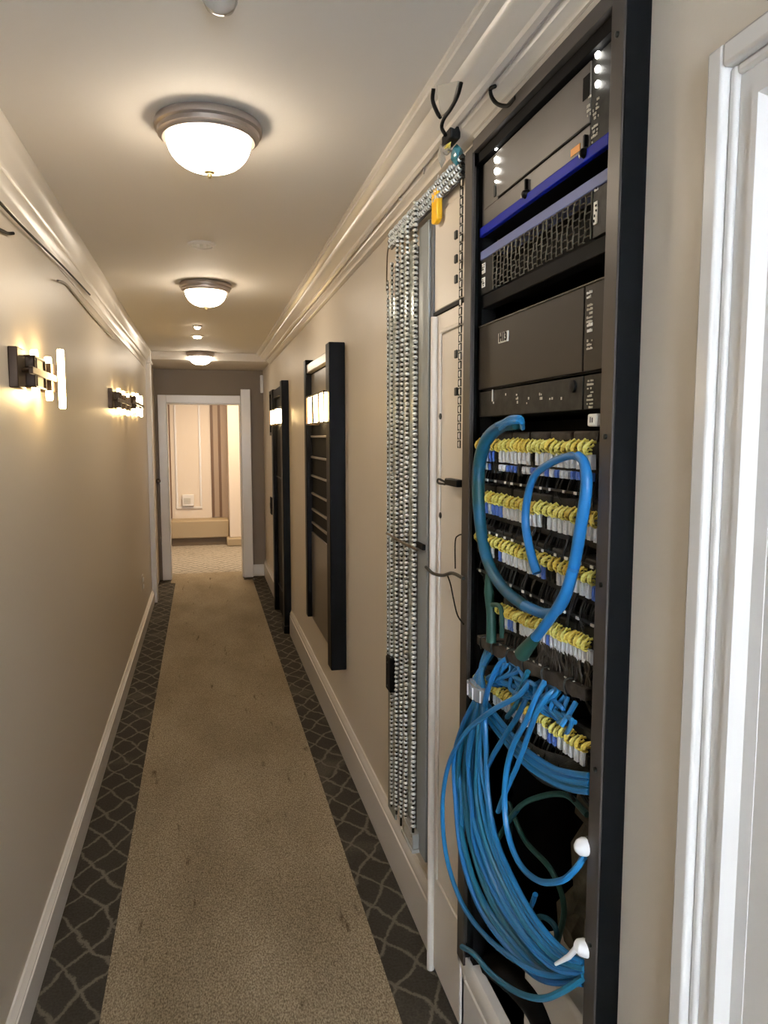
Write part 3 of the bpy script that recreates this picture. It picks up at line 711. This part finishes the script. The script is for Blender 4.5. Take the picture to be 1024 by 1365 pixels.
def patch_row(idx, zy, label, two=False, ya=None, yb=None, seed=0, dropy=0):
    """zy height of the yellow wires; dropy lets the near end sag"""
    ya = ya or 1.075; yb = yb or 1.625; n = 26; rd = random.Random(seed)
    u = thing('patch_bay', (.68, (ya+yb)/2, zy-.045), label, 'patch panel', 'patch panels stacked in the rack')
    def zz(y): return zy+dropy*(y-ya)/(yb-ya)
    w = MB(); w.prism([(ya, zz(ya)-.050), (yb, zz(yb)-.050), (yb, zz(yb)+.012), (ya, zz(ya)+.012)], 'x', XU+.010, XU+.07); w.build('housing', 'darkunit', u)
    w = MB()
    for k in range(6):
        y0 = ya+(yb-ya)*k/6; y1 = ya+(yb-ya)*(k+1)/6-.006
        w.prism([(y0, zz(y0)+.010), (y1, zz(y1)+.010), (y1, zz(y1)+.028), (y0, zz(y0)+.028)], 'x', XU+.002, XU+.06)
    w.build('cable_cover', 'tray' if idx == 0 else 'darkunit', u, .004)
    for i in range(n):
        y = ya+(i+.5)*(yb-ya)/n
        inst('twisted_wire', twist if rd.random() < .6 else twist2, u, (XU+.004, y, zz(y)+rd.uniform(-.0015, .0015)), (rd.uniform(-.35, .35), rd.uniform(-.2, .2), rd.uniform(-.2, .2)))
        bl = (i > 18 and rd.random() < (.5 if idx in (1, 2) else .15)) or rd.random() < .08
        me = cb if bl else (cd if rd.random() < .12 else cw)
        inst('connector', me, u, (XU+.004, y, zz(y)-.024+rd.uniform(-.001, .001)), (rd.uniform(-.06, .06), 0, 0))
        if two: inst('connector', cbs if rd.random() < .25 else (cs if rd.random() < .75 else cd), u, (XU+.004, y, zz(y)-.048), (rd.uniform(-.1, .1), 0, 0))
    # loose dark wiring hanging under the row
    w = MB()
    for i in range(58):
        y = rd.uniform(ya, yb); z = zz(y)-.05; x = XU+rd.uniform(.0, .03); L = rd.uniform(.05, .085)
        pts = [(x+.01, y, z+.012), (x-.004, y+rd.uniform(-.008, .008), z-L*.35), (x, y+rd.uniform(-.012, .012), z-L*.7), (x+.014, y+rd.uniform(-.012, .012), z-L)]
        w.tube(spline(pts, 3), rd.choice((.0015, .0022, .003)), 5)
    o = w.build('wiring', 'darkwire', u); o['kind'] = 'stuff'
    w = MB(); zz0 = zy-.078
    w.prism([(ya, zz(ya)-.080), (yb, zz(yb)-.080), (yb, zz(yb)-.076), (ya, zz(ya)-.076)], 'x', XU-.004, XU+.002)
    w.build('support_rod', 'chaindark', u)
    for i in range(12):
        y = ya+(i+rd.uniform(.1, .5))*(yb-ya)/12; q = zz(y)
        MB().box((XU-.006, y, q-.0805), (XU-.004, y+rd.uniform(.004, .012), q-.0755)).build('rod_label', 'label', u)
    return u
z1 = zm(592, 599); z2 = zm(664, 692); z3 = zm(724, 766)
names = ['topmost patch panel in the rack with a yellow twisted wire row', 'second patch panel from the top behind the blue cable loop', 'third patch panel from the top with blue tinted connectors on its left',
         'fourth patch panel, just above the dusty grey cable tray', 'lowest patch panel, half covered by loose blue cables']
patch_row(0, z1, names[0], True, seed=1, ya=1.10)
patch_row(1, z2, names[1], seed=2)
patch_row(2, z3, names[2], seed=3)
za, zb_ = at(668, 812, x=XU).z, at(785, 856, x=XU).z
patch_row(3, zb_, names[3], seed=4, ya=1.09, yb=at(668, 812, x=XU).y, dropy=za-zb_)
za, zb_ = at(652, 915, x=XU).z, at(785, 995, x=XU).z
patch_row(4, zb_, names[4], seed=5, ya=1.08, yb=1.62, dropy=za-zb_)
# black backing deeper in the rack
o = MB().box((.74, RY0+.01, .95), (.76, RY1-.01, zb4-.01)).build('inner_baffle', 'blackmatte', ra)

# --- dusty tray
a, b = at(638, 852, x=XF+.01), at(782, 925, x=XF+.01)
t = thing('cable_tray', (.68, 1.35, b.z), 'sagging dusty grey-brown cable tray between the lower two patch panels', 'cable tray')
w = MB(); pts = []
ny = 24; top = []; bot = []; rd = random.Random(3)
for i in range(ny+1):
    k = i/ny; y = b.y+(a.y-b.y)*k; z = b.z+(a.z-b.z)*k-.004*math.sin(PI*k)
    top.append((y, z+.010+rd.uniform(-.003, .003))); bot.append((y, z-.013+rd.uniform(-.003, .003)))
w.prism(bot+top[::-1], 'x', XF+.006, XF+.10); w.build('tray_body', 'tray', t, .002)
for k in (.12, .3, .47, .63, .8, .93):
    y = b.y+(a.y-b.y)*k; z = b.z+(a.z-b.z)*k
    MB().tube(spline([(XF+.004, y, z-.016), (XF+.002, y+.004, z), (XF+.004, y-.003, z+.013), (XF+.03, y, z+.013)], 4), .0022, 6).build('strap', 'darkwire', t)

# --- cables. every path is drawn on the open front of the rack with its own depth
def P(l, x, dx=None):
    out = []
    for i, (px, py) in enumerate(l):
        xi = x if dx is None else x+dx[min(i, len(dx)-1)]
        out.append(at(px, py, x=xi))
    return out
# thick trunk loop
t = thing('trunk_cable', at(652, 760, x=.60), 'thick teal and blue cable looped in front of the patch panels', 'cable')
path = [(688, 566), (668, 569), (650, 585), (640, 615), (638, 660), (642, 710), (652, 752), (672, 785), (700, 808), (728, 818)]
X0 = XU-.022
cable('teal_sleeve', P(path[:9], X0, [.015, .01, 0, 0, 0]), .0125, 'tealblue', None, parent=t, rs=[.010, .013, .0145, .0145, .014, .013, .0125, .012, .0112], n=12)
cable('blue_jacket', P(path[8:]+[(748, 808), (763, 765), (774, 705), (782, 650), (779, 618), (770, 607)], X0, [0, 0, -.004, -.006, -.010, -.012]), .0095, 'blue2', None, parent=t, rs=[.0112, .0098, .009, .0095, .010, .010, .0095, .008, .0075], n=12)
cable('blue_lead', P([(770, 609), (758, 608), (735, 617), (713, 634), (703, 665), (701, 700), (708, 738), (716, 764)], X0-.012, [0, 0, .002, .004, .006, .008, .01, .014]), .007, 'blue2', None, parent=t, rs=[.006, .0065, .0068, .007, .0075, .008, .0085, .009], n=12)
rd = random.Random(9); w = MB()
for k in range(7):
    w.tube(spline([at(668+rd.uniform(-6, 4), 568+rd.uniform(-4, 4), x=X0-.004), at(680, 560+rd.uniform(-4, 6), x=X0-.006), at(690+rd.uniform(-2, 5), 560+rd.uniform(-3, 9), x=X0), at(697, 566+rd.uniform(-4, 6), x=X0+.02)], 5), .0052, 6)
w.build('splayed_end', 'blue', t)
t = thing('trunk_cable', at(700, 868, x=.60), 'thick blue cable running down from the loop into a green sleeve at the tray', 'cable')
cable('blue_jacket', P([(764, 760), (754, 790), (740, 815), (722, 840), (712, 852)], X0-.018, [.004, 0, 0, 0, 0]), .0095, 'blue2', None, parent=t, n=12)
cable('green_sleeve', P([(714, 850), (704, 862), (696, 872)], X0-.018), .012, 'green', None, parent=t, n=12, rs=[.0105, .013, .015])
t = tag(cable('green_conduit', P([(651, 765), (652, 790), (655, 820), (655, 856)], X0+.004), .0085, 'green', None, n=12, rs=[.006, .0105, .0105, .0115]), 'dull green vertical conduit rising from the left end of the tray', 'conduit')
o = cable('green_conduit', P([(656, 806), (666, 808), (669, 820), (669, 850)], X0+.004), .005, 'green', 'thin green conduit branching beside the thicker green one', 'conduit', n=10)

# collar and hanging bundle
p0 = at(626, 921, x=.585); p1 = at(648, 921, x=.585)
N = 12
LF = [(634, 932), (618, 965), (608, 1010), (606, 1070), (613, 1135), (637, 1205), (676, 1262), (722, 1305), (779, 1312)]
RI = [(647, 932), (647, 965), (646, 1010), (650, 1060), (664, 1120), (690, 1185), (722, 1235), (752, 1268), (779, 1284)]
rd = random.Random(21)
for i in range(N):
    k = i/(N-1); dep = .578+.022*rd.random()
    pts = [at(655+rd.uniform(-6, 6), 866+rd.uniform(-4, 4), x=.625), at(643+rd.uniform(-2, 2), 890, x=.605), at(637+(k-.5)*14, 914, x=.59), ]
    dx = [.59, .59]
    for j, (a, b) in enumerate(zip(LF, RI)):
        jit = 0 if j < 2 else rd.uniform(-3.5, 3.5)
        q = at(a[0]+(b[0]-a[0])*k+jit, a[1]+(b[1]-a[1])*k+jit*.5, x=(.592 if j < 1 else dep) if j < 7 else dep+.01*(j-6))
        pts.append(q)
    m = rd.choice(('blue', 'blue', 'blue2', 'blue3'))
    cable('network_cable', pts, rd.uniform(.0058, .0066), m, 'blue network cable in the bundle hanging below the white collar', group='bundled blue network cables', n=8, sub=6)
w = MB(); cc = (p0+p1)/2; rr = (p0-p1).length/2*.80; XC = .586
w.lathe([(rr*.98, -.016), (rr*1.05, -.014), (rr*1.05, .014), (rr*.98, .016)], (XC, cc.y, cc.z), 'z', 20)
for v in w.v: v.x = XC+(v.x-XC)*.42
o = w.build('cable_collar', 'clear'); tag(o, 'clear white collar gathering the blue cable bundle', 'collar')
w = MB()
for k in range(9):
    a = k/9*2*PI; w.box((XC+rr*.45*math.cos(a)-.0012, cc.y+rr*1.06*math.sin(a)-.0012, cc.z-.013), (XC+rr*.45*math.cos(a)+.0012, cc.y+rr*1.06*math.sin(a)+.0012, cc.z+.013))
w.build('rib', 'white', o)

singles = [
 ([(708, 908), (690, 928), (655, 948), (620, 978), (598, 1020), (590, 1075), (595, 1140), (614, 1200), (645, 1245), (690, 1282), (730, 1300), (779, 1296)], .572, 0.0057, 'blue', 'blue cable bowing out furthest left past the rack frame'),
 ([(616, 1262), (632, 1272), (655, 1298), (688, 1322), (722, 1331), (752, 1320), (779, 1302)], .568, 0.0061, 'blue3', 'blue cable crossing lowest over the rack with a free end on the left post'),
 ([(727, 908), (716, 928), (703, 958), (682, 1000), (673, 1050), (676, 1105), (692, 1150), (718, 1174), (748, 1174), (768, 1158), (780, 1140)], .576, 0.0059, 'blue', 'blue cable looping down and up to the upper white knob'),
 ([(746, 918), (733, 925), (718, 945), (706, 975), (690, 1020), (672, 1060), (664, 1082)], .586, 0.0054, 'blue', 'blue cable falling from the tray middle, second right of the long loop'),
 ([(704, 926), (690, 955), (674, 980), (656, 1010), (645, 1034)], .584, 0.0057, 'blue', 'short slanting blue cable left of the long loop'),
 ([(682, 874), (664, 888), (652, 915), (646, 940)], .585, 0.0059, 'blue2', 'short blue cable arching from the tray to the collar'),
 ([(768, 936), (757, 955), (748, 968)], .590, 0.0051, 'blue', 'shortest slanting blue cable near the right end of the lowest panel'),
 ([(704, 895), (694, 920), (688, 940), (676, 956)], .600, 0.0054, 'blue3', 'dull blue cable hugging the tray behind the slanting ones'),
 ([(783, 1086), (755, 1060), (720, 1062), (690, 1078), (664, 1118)], .66, 0.0061, 'green', 'dark green cable arching in the shadow behind the bundle'),
 ([(678, 1070), (700, 1120), (735, 1160), (752, 1210), (742, 1260)], .68, 0.0061, 'green', 'dark green cable curling down in the shadow at the back'),
 ([(664, 1118), (676, 1098), (690, 1080)], .66, 0.0054, 'teal', 'short teal stub in the shadow behind the bundle'),
 ([(700, 1216), (708, 1208), (714, 1192)], .62, 0.0054, 'blue', 'blue cable tip sticking up inside the bundle curve'),
 ([(702, 1235), (720, 1222), (738, 1232), (742, 1252), (730, 1262)], .64, 0.0057, 'teal', 'teal cable curl at the bottom of the rack'),
]
for pts, x, r_, m, lab in singles:
    n_ = len(pts); dx = [0]*n_
    if x < .6 and pts[0][1] < 940: dx[0] = .030; dx[1] = .012
    if pts[-1][0] > 775 and x < .6: dx[-1] = .030; dx[-2] = .014
    cable('network_cable', P(pts, x, dx), r_, m, lab, group='loose blue network cables' if 'blue cable' in lab else None)
# arc bundle running right under the lowest panel
for i in range(5):
    o_ = i*5.0
    cable('network_cable', P([(648-i, 936+o_*.7), (668, 962+o_), (700, 998+o_), (735, 1022+o_), (760, 1030+o_*1.1), (786, 1034+o_*1.1)], .602+.004*(i % 2)), .0052, ('blue', 'blue2', 'blue', 'blue3', 'blue')[i],
          'blue cable in the swag of five running right beneath the lowest patch panel', group='swag of blue cables under the lowest panel')
# dark thin wires swag
w = MB(); rd = random.Random(5)
for i in range(26):
    o_ = i*2.2; w.tube(spline([at(690-i*.6, 975+o_*.3, x=.622), at(715, 996+o_*.75, x=.618), at(750, 1008+o_*.8, x=.618), at(786, 1020+o_*.5, x=.625)], 5), .0013, 4)
o = w.build('black_wire_swag', 'darkwire'); tag(o, 'swag of fine black wires beneath the lowest patch panel', 'wires', kind='stuff')
# tangle of blue short patch leads behind the tray lip
for i in range(20):
    xa = rd.uniform(655, 772); base = 872+(xa-655)*.62
    pts = [(xa, base-6), (xa+rd.uniform(-14, 16), base+rd.uniform(2, 16)), (xa+rd.uniform(-16, 24), base+rd.uniform(16, 30)), (xa+rd.uniform(-10, 26), base+rd.uniform(28, 46))]
    cable('patch_lead', P(pts, .600, [.02, .006, 0, .012]), .0044, rd.choice(('blue', 'blue2', 'blue')), 'short blue patch lead tangled between the dusty tray and the lowest patch panel', group='tangled short blue patch leads')
# dark leads hanging under the fourth panel
w = MB()
for i in range(46):
    xa = rd.uniform(700, 784); base = 842+(xa-700)*.42
    w.tube(spline([at(xa, base, x=.622), at(xa+rd.uniform(-5, 5), base+15, x=.612), at(xa+rd.uniform(-6, 6), base+32, x=.616), at(xa+rd.uniform(-6, 6), base+52, x=.625)], 4), .0020, 5)
o = w.build('dark_wire_tangle', 'tray'); tag(o, 'tangle of dusty dark wires hanging above the cable tray', 'wires', kind='stuff')
# lagging at the back of the rack and white foot block
w = MB(); rd = random.Random(8)
for k in range(26): w.blob((.80+rd.uniform(-.05, .05), rd.uniform(1.10, 1.42), rd.uniform(.40, 1.0)), (.045, .04, .09), k, .3)
o = w.build('insulation_lagging', 'brownjunk'); tag(o, 'crumpled dark brown insulation in the shadow at the back of the rack', 'insulation', kind='stuff')
w = MB(); w.tube(spline([at(655, 1285, x=.66), at(690, 1312, x=.66), at(718, 1345, x=.66), at(735, 1385, x=.66)], 8), .03, 12); o = w.build('black_hose', 'blackmatte'); tag(o, 'black hose curving down at the foot of the rack', 'hose')
w = MB(); w.box((.66, 1.10, RZ0), (.84, 1.42, .46)); o = w.build('cream_block', 'cabwhite', None, .01); tag(o, 'cream block in the foot of the rack below the cables', 'block')
w = MB(); w.prism([(.640, .19), (.612, .19), (.612, .225), (.618, .236), (.640, .236)], 'y', 1.01, 1.72); struct('trim_14', w, 'trim')

# white knobs
p = at(783, 1130, x=.598)
t = thing('cable_anchor', (p.x, p.y, p.z), 'white domed knob on the near rack post, upper of two', 'knob')
MB().lathe([(.014, .004), (.0155, -.004), (.013, -.013), (.007, -.019), (.001, -.021)], (.598, p.y+.004, p.z), 'x', 20).build('cap', 'white', t)
MB().lathe([(.017, .006), (.017, .012)], (.592, p.y+.001, p.z), 'x', 20).build('washer', 'flange', t)
p = at(782, 1267, x=.598); q = at(741, 1285, x=.575)
t = thing('cable_anchor', (p.x, p.y, p.z), 'white knob with a long pin, lower of two on the near rack post', 'knob')
MB().tube([(.606, p.y, p.z), (.594, p.y+.010, p.z), (.590, p.y+.018, p.z-.001)], .014, 20, rs=[.0145, .0145, .010]).build('cap', 'white', t)
MB().tube([(.591, p.y+.014, p.z), ((.591+q.x)/2, (p.y+q.y)/2, (p.z+q.z)/2+.002), q], .005, 12, rs=[.0055, .005, .003]).build('pin', 'white', t)

# ------------------------------------------------------------------ white utility cabinet between rack and trunking
XW = .612
cy0, cy1 = 1.700, 1.962
t = thing('utility_cabinet', (XR, 1.83, .0), 'narrow cream utility cabinet between the rack and the grey trunking', 'cabinet')
zsm = at(588, 415, x=XW).z
MB().box((XW+.008, 1.686, .0), (XR, cy1+.01, 2.19)).build('carcass', 'cabwhite', t, .003)
MB().box((XW, cy0, zsm+.006), (XW+.008, cy1, 2.13)).build('upper_door', 'cabwhite', t, .003)
d = MB().box((XW, cy0, .02), (XW+.008, cy1, zsm-.006)).build('lower_door', 'cabwhite', t, .003)
w = MB(); frame_ring(w, cy0-.02, cy1-.065, .30, zsm-.05, .010, XW-.006, XW); w.build('door_moulding', 'cabwhite', d, .003)
w = MB(); w.tube([(XW-.006, cy1-.028, .005), (XW-.006, cy1-.028, zsm-.01)], .011, 12); w.build('hinge_bead', 'cabwhite', d)
MB().box((XW-.004, cy0-.01, zsm-.006), (XW+.006, cy1+.012, zsm+.004)).build('door_gasket', 'ink', t, .001)
for py in (555, 687):
    p = at(584, py, x=XW-.016); MB().lathe([(.008, 0), (.008, -.003), (.003, -.005)], (XW-.008, p.y, p.z), 'x', 16).build('screw', 'chaindark', d)
# latches/hooks
def hook(l, x, r_, m, lab, name='cable_hook', cat='hook', rs=None):
    return tag(MB().tube(spline(P(l, x), 6), r_, 8, True, None).build(name, m), lab, cat, 'black metal cable hooks')
t = thing('door_latch', at(600, 643, x=.60), 'black metal latch sticking out of the cabinet right of centre height', 'latch')
p = at(600, 643, x=.60)
MB().box((.592, 1.705, p.z-.008), (XW, 1.800, p.z+.010)).build('bolt', 'black', t, .003)
w = MB(); w.tube(spline([(.594, 1.80, p.z), (.585, 1.825, p.z+.006), (.585, 1.83, p.z-.004), (.594, 1.80, p.z-.006)], 5), .003, 6); w.build('ring', 'chaindark', t)
hook([(568, 756), (577, 764), (590, 767), (603, 764), (618, 771)], .588, .0045, 'chaindark', 'bent dark metal hook low on the cabinet with a wire hanging from it')
cable('hanging_wire', P([(596, 765), (601, 780), (605, 800), (610, 820), (618, 832)], .590), .002, 'ink', 'thin black wire hanging from the lowest hook on the cabinet')
cable('wire_staple', P([(618, 712), (611, 714), (607, 722), (607, 758)], .602), .0018, 'ink', 'thin black wire loop on the cabinet edge above the lowest hook')

# ------------------------------------------------------------------ grey trunking
t = thing('cable_trunking', (XR, 2.05, .30), 'tall grey metal trunking running down beside the hanging chains', 'trunking')
ya_, yb_ = at(557.5, 582, x=.600).y, at(570, 582, x=.600).y
zq_ = at(566, 1152, x=.600).z
MB().box((.600, yb_, zq_+.006), (XR, ya_, 2.13)).build('body', 'trunking', t, .003)
MB().box((.606, yb_-.022, zq_), (XR, yb_-.001, 2.135)).build('side_strip', 'trunkdark', t, .002)  # darker grey strip along the near side of the trunking
p = at(562, 732, x=.58)
cl = thing('cable_strap', (p.x, p.y, p.z), 'black strap with a long pin clipped across the chains and trunking', 'strap')
MB().box((.590, yb_+.01, p.z-.008), (.600, ya_-.01, p.z+.008)).build('clip', 'ink', cl, .002)
a, b = at(516, 711, x=.575), at(556, 733, x=.573)
MB().tube(spline([a, (a+b)/2+Vector((0, 0, -.002)), b], 4), .0045, 8, rs=None).build('pin', 'bronze', cl)

# ------------------------------------------------------------------ hanging chains
def chain_mb(pts_fn, length, r_, pitch=.0135, seed=0):
    w = MB(); n = int(length/pitch); 
    for i in range(n):
        c = pts_fn((i+.5)/n); w.blob(c, (r_, r_, pitch*.42), 0, 0)
    return w
def strand(px, ztop, zbot, x, r_, lab, idx):
    y = at(px, 582, x=x).y
    t = thing('beaded_chain', (x, y, ztop), lab, 'chain', 'beaded metal chains hanging beside the trunking')
    w = MB(); n = int((ztop-zbot)/.0145)
    for i in range(n):
        z = ztop-(i+.5)*.0145; w.lathe([(r_*.3, -.0058), (r_*.85, -.003), (r_, 0), (r_*.85, .003), (r_*.3, .0058)], (x, y+.0018*math.sin(i*1.7+idx), z+idx*.0052), 'z', 6)
    w.build('beads', 'chain', t)
    w = MB(); w.tube([(x, y, zbot), (x, y, ztop)], r_*.5, 8); w.build('cord', 'chaindark', t)
    return t
order = ['leftmost', 'second from left', 'third from left', 'fourth from left', 'fifth from left', 'rightmost']
spec = [(517, 2.06, at(517, 880, x=.600).z, .600, .0050), (522.5, 2.10, at(522, 1075, x=.596).z, .596, .0068), (529.5, 2.16, at(530, 1088, x=.592).z, .592, .0078), (536, 2.165, at(536, 1103, x=.590).z, .590, .0075), (542.5, 2.17, at(543, 1118, x=.588).z, .588, .0075), (553, 2.175, at(553, 1120, x=.586).z, .586, .0085)]
for i, (px, za, zb_, x, r_) in enumerate(spec):
    strand(px, za, zb_, x, r_, 'hanging silver beaded chain, %s of the six against the wall' % order[i], i)
# pale strips between them
for i, (pa, pb, z0, z1, lab) in enumerate(((518, 528, at(523, 1085, x=.604).z, 2.0, 'pale glossy strip behind the left hanging chains'), (546, 551, at(549, 1118, x=.604).z, 2.12, 'pale glossy strip between the two rightmost hanging chains'), (538.5, 541.5, at(540, 1105, x=.604).z, 2.10, 'thin pale strip behind the fourth and fifth hanging chains'))):
    ya, yb = at(pa, 582, x=.604).y, at(pb, 582, x=.604).y
    o = MB().box((.603, yb, z0), (.610, ya, z1)).build('hanging_strip', 'pale', None, .001); tag(o, lab, 'strip', 'pale strips behind the chains')
o = MB().box((.614, 2.135, .30), (.636, 2.40, 2.10)).build('backing_board', 'trunkdark', None, .002); tag(o, 'dark grey board on the wall behind the hanging chains', 'board')
y0, y1 = at(541, 582, x=.588).y, at(556, 582, x=.588).y; zc_ = at(553, 1120, x=.586).z-.030
o = MB().box((.580, y1, zc_-.002), (.602, y0, zc_+.045)).build('end_clip', 'clear', None, .003); tag(o, 'clear end clip at the foot of the hanging chains', 'clip')
MB().box((.578, y1-.003, zc_-.012), (.604, y0+.003, zc_-.002)).build('metal_edge', 'chain', o)
p = at(520, 898, x=.592)
t = thing('junction_box', (.592, p.y, p.z-.05), 'small black box clipped to the left edge of the hanging chains', 'box')
MB().box((.584, p.y-.030, p.z-.058), (.604, p.y+.030, p.z+.058)).build('case', 'blackmatte', t, .004)
for dz in (-.04, .04): MB().lathe([(.004, 0), (.003, -.002)], (.584, p.y, p.z+dz), 'x', 10).build('screw', 'chaindark', t)
# horizontal rail of chains at the top
zr_ = 2.19
t = thing('chain_rail', (.60, 2.1, zr_-.04), 'horizontal rail of silver beaded chain running back along the wall top', 'chain rail')
MB().box((.606, 1.70, zr_-.035), (.612, 2.42, zr_+.012)).build('back_bar', 'trunkdark', t, .002)
for k, dz in enumerate((.006, -.012, -.030)):
    w = MB(); n = int(.70/.0160)
    for i in range(n): w.lathe([(.003, -.005), (.0075, -.002), (.0075, .002), (.003, .005)], (.597, 1.71+(i+.5)*.0160, zr_+dz+.0015*math.sin(i*1.9)), 'y', 6)
    w.build('bead_row', 'chain', t)
    MB().tube([(.598, 1.70, zr_+dz), (.598, 2.41, zr_+dz)], .0055, 6).build('cord', 'chaindark', t)
# single linked strand beside the rack
y = at(614, 400, x=.600).y; ztop, zbot = 2.17, at(613, 606, x=.60).z
t = thing('link_chain', (.60, y, ztop), 'single open-link chain hanging against the rack edge', 'chain')
w = MB(); w2 = MB(); n = int((ztop-zbot)/.021); rd = random.Random(2)
for i in range(n):
    z = ztop-i*.021; a = .008
    pts = [(.600, y-a, z), (.600, y-a, z-.017), (.600, y+a, z-.017), (.600, y+a, z), (.600, y-a, z)]
    w.tube(pts, .0017, 5); w2.box((.5985, y-a*.8, z-.014), (.602, y+a*.4, z-.003))
w.build('links', 'chaindark', t); w2.build('link_plates', 'label', t)
for py in (313, 345, 372, 472, 522):
    p = at(609, py, x=.598); MB().box((.594, p.y-.006, p.z-.010), (.600, p.y+.010, p.z+.010)).build('side_clip', 'chaindark', t, .002)
# yellow tag
p = at(581, 275, x=.596)
t = thing('yellow_tag', (p.x, p.y, p.z+.03), 'yellow plastic tag hanging on the upper cabinet door', 'tag')
w = MB(); n = 24; poly = []
for k in range(n):
    a = 2*PI*k/n; poly.append((p.y+.026*max(-1, min(1, math.cos(a)*1.25)), p.z+(.026 if math.sin(a) > 0 else -.026)+.018*math.sin(a)))
w.prism(poly, 'x', .592, .606); w.build('body', 'yellowtag', t, .003)
MB().tube(spline([(.599, p.y, p.z+.042), (.598, p.y-.004, p.z+.062), (.600, p.y-.010, p.z+.075)], 4), .0018, 6).build('cord', 'white', t)
# teal glass end and black clamp at the end of the rail
p = at(609, 207, x=.594)
t = thing('rail_end_fitting', (p.x, p.y, p.z), 'black clamp and teal glass bead at the near end of the chain rail', 'fitting')
MB().blob((.594, p.y, p.z), (.016, .022, .026), 3, .08).build('teal_bead', 'teal_glass', t)
p = at(601, 182, x=.592)
MB().box((.580, p.y-.034, p.z-.016), (.606, p.y+.036, p.z+.016)).build('clamp', 'ink', t, .005)
p = at(597, 199, x=.590); MB().blob((.588, p.y, p.z), (.010, .02, .014), 5, .25).blob((.590, p.y+.05, p.z+.004), (.010, .016, .028), 6, .25).build('crystal', 'clear', t)
MB().blob((.586, p.y-.01, p.z+.002), (.006, .02, .008), 9, .3).build('yellow_flag', 'yellow', t)
cable('hanging_wire', P([(519, 323), (517, 335), (516, 350), (515.5, 388)], .600), .0022, 'bronze', 'thin brown wire down the left edge of the chains')
# black hooks and wire under the crown
hook([(578, 118), (577, 134), (583, 150), (587, 156)], .497, .0045, 'ink', 'curved black hook at the upper left of the chain rail clamp')
hook([(615, 110), (610, 128), (601, 145), (592, 158), (589, 170), (594, 180)], .497, .0040, 'ink', 'black wire dropping from the crown to the chain rail clamp')
hook([(660, 115), (654, 119), (656, 130), (664, 139), (678, 141), (688, 130)], .598, .0042, 'ink', 'black bent hook standing on top of the server rack')
w = MB(); a, b, c, d = at(584, 114, x=.500), at(613, 108, x=.500), at(603, 143, x=.500), at(589, 156, x=.500)
n_ = Vector((-.003, 0, 0)); w.add([a, b, c, d, a+n_, b+n_, c+n_, d+n_], [(0,1,2,3), (7,6,5,4), (0,4,5,1), (1,5,6,2), (2,6,7,3), (3,7,4,0)])
o = w.build('plastic_flap', 'clear'); tag(o, 'clear plastic flap hanging between the two black hooks at the crown', 'plastic flap')
cable('crown_wire', P([(505, 250), (515, 252), (525, 258), (534, 266)], .596), .0035, 'crown', 'white wire crossing the lower crown to the chain rail')
cable('crown_wire', P([(565, 232), (565, 205), (571, 192), (580, 180)], .598), .0025, 'panelsteel', 'thin grey wire rising from the chain rail to the clamp')

# ------------------------------------------------------------------ lights
def light(name, kind, loc, e, col, size=.1, sy=None, rot=(0, 0, 0)):
    L = bpy.data.lights.new(name, kind); L.energy = e; L.color = col
    if kind == 'AREA':
        L.shape = 'RECTANGLE'; L.size = size; L.size_y = sy or size
    else: L.shadow_soft_size = size
    o = bpy.data.objects.new(name, L); C.objects.link(o); o.location = loc; o.rotation_euler = rot; return o
light('window_daylight', 'AREA', (.08, YB-.15, 1.43), 48, (.78, .87, 1.0), .88, 1.35, (PI/2, 0, 0))
light('far_room_lamp', 'AREA', (0.3, 9.7, 2.40), 36, (1, .78, .55), .5, .5)
wd = bpy.data.worlds.new('world'); bpy.context.scene.world = wd; wd.use_nodes = True
wd.node_tree.nodes['Background'].inputs[0].default_value = (.75, .85, 1, 1); wd.node_tree.nodes['Background'].inputs[1].default_value = .5

# ------------------------------------------------------------------ camera
cam = bpy.data.cameras.new('camera'); co = bpy.data.objects.new('camera', cam); C.objects.link(co)
co.location = (0, 0, H)
co.rotation_euler = Matrix((RT, UP, -FW)).transposed().to_euler()
cam.sensor_fit = 'VERTICAL'; cam.sensor_height = 36; cam.lens = 36*F/1365; cam.clip_start = .02
sc = bpy.context.scene; sc.camera = co
sc.view_settings.view_transform = 'Standard'; sc.view_settings.look = 'None'; sc.view_settings.gamma = 1
sc.view_settings.use_curve_mapping = False; sc.view_settings.exposure = 0.85
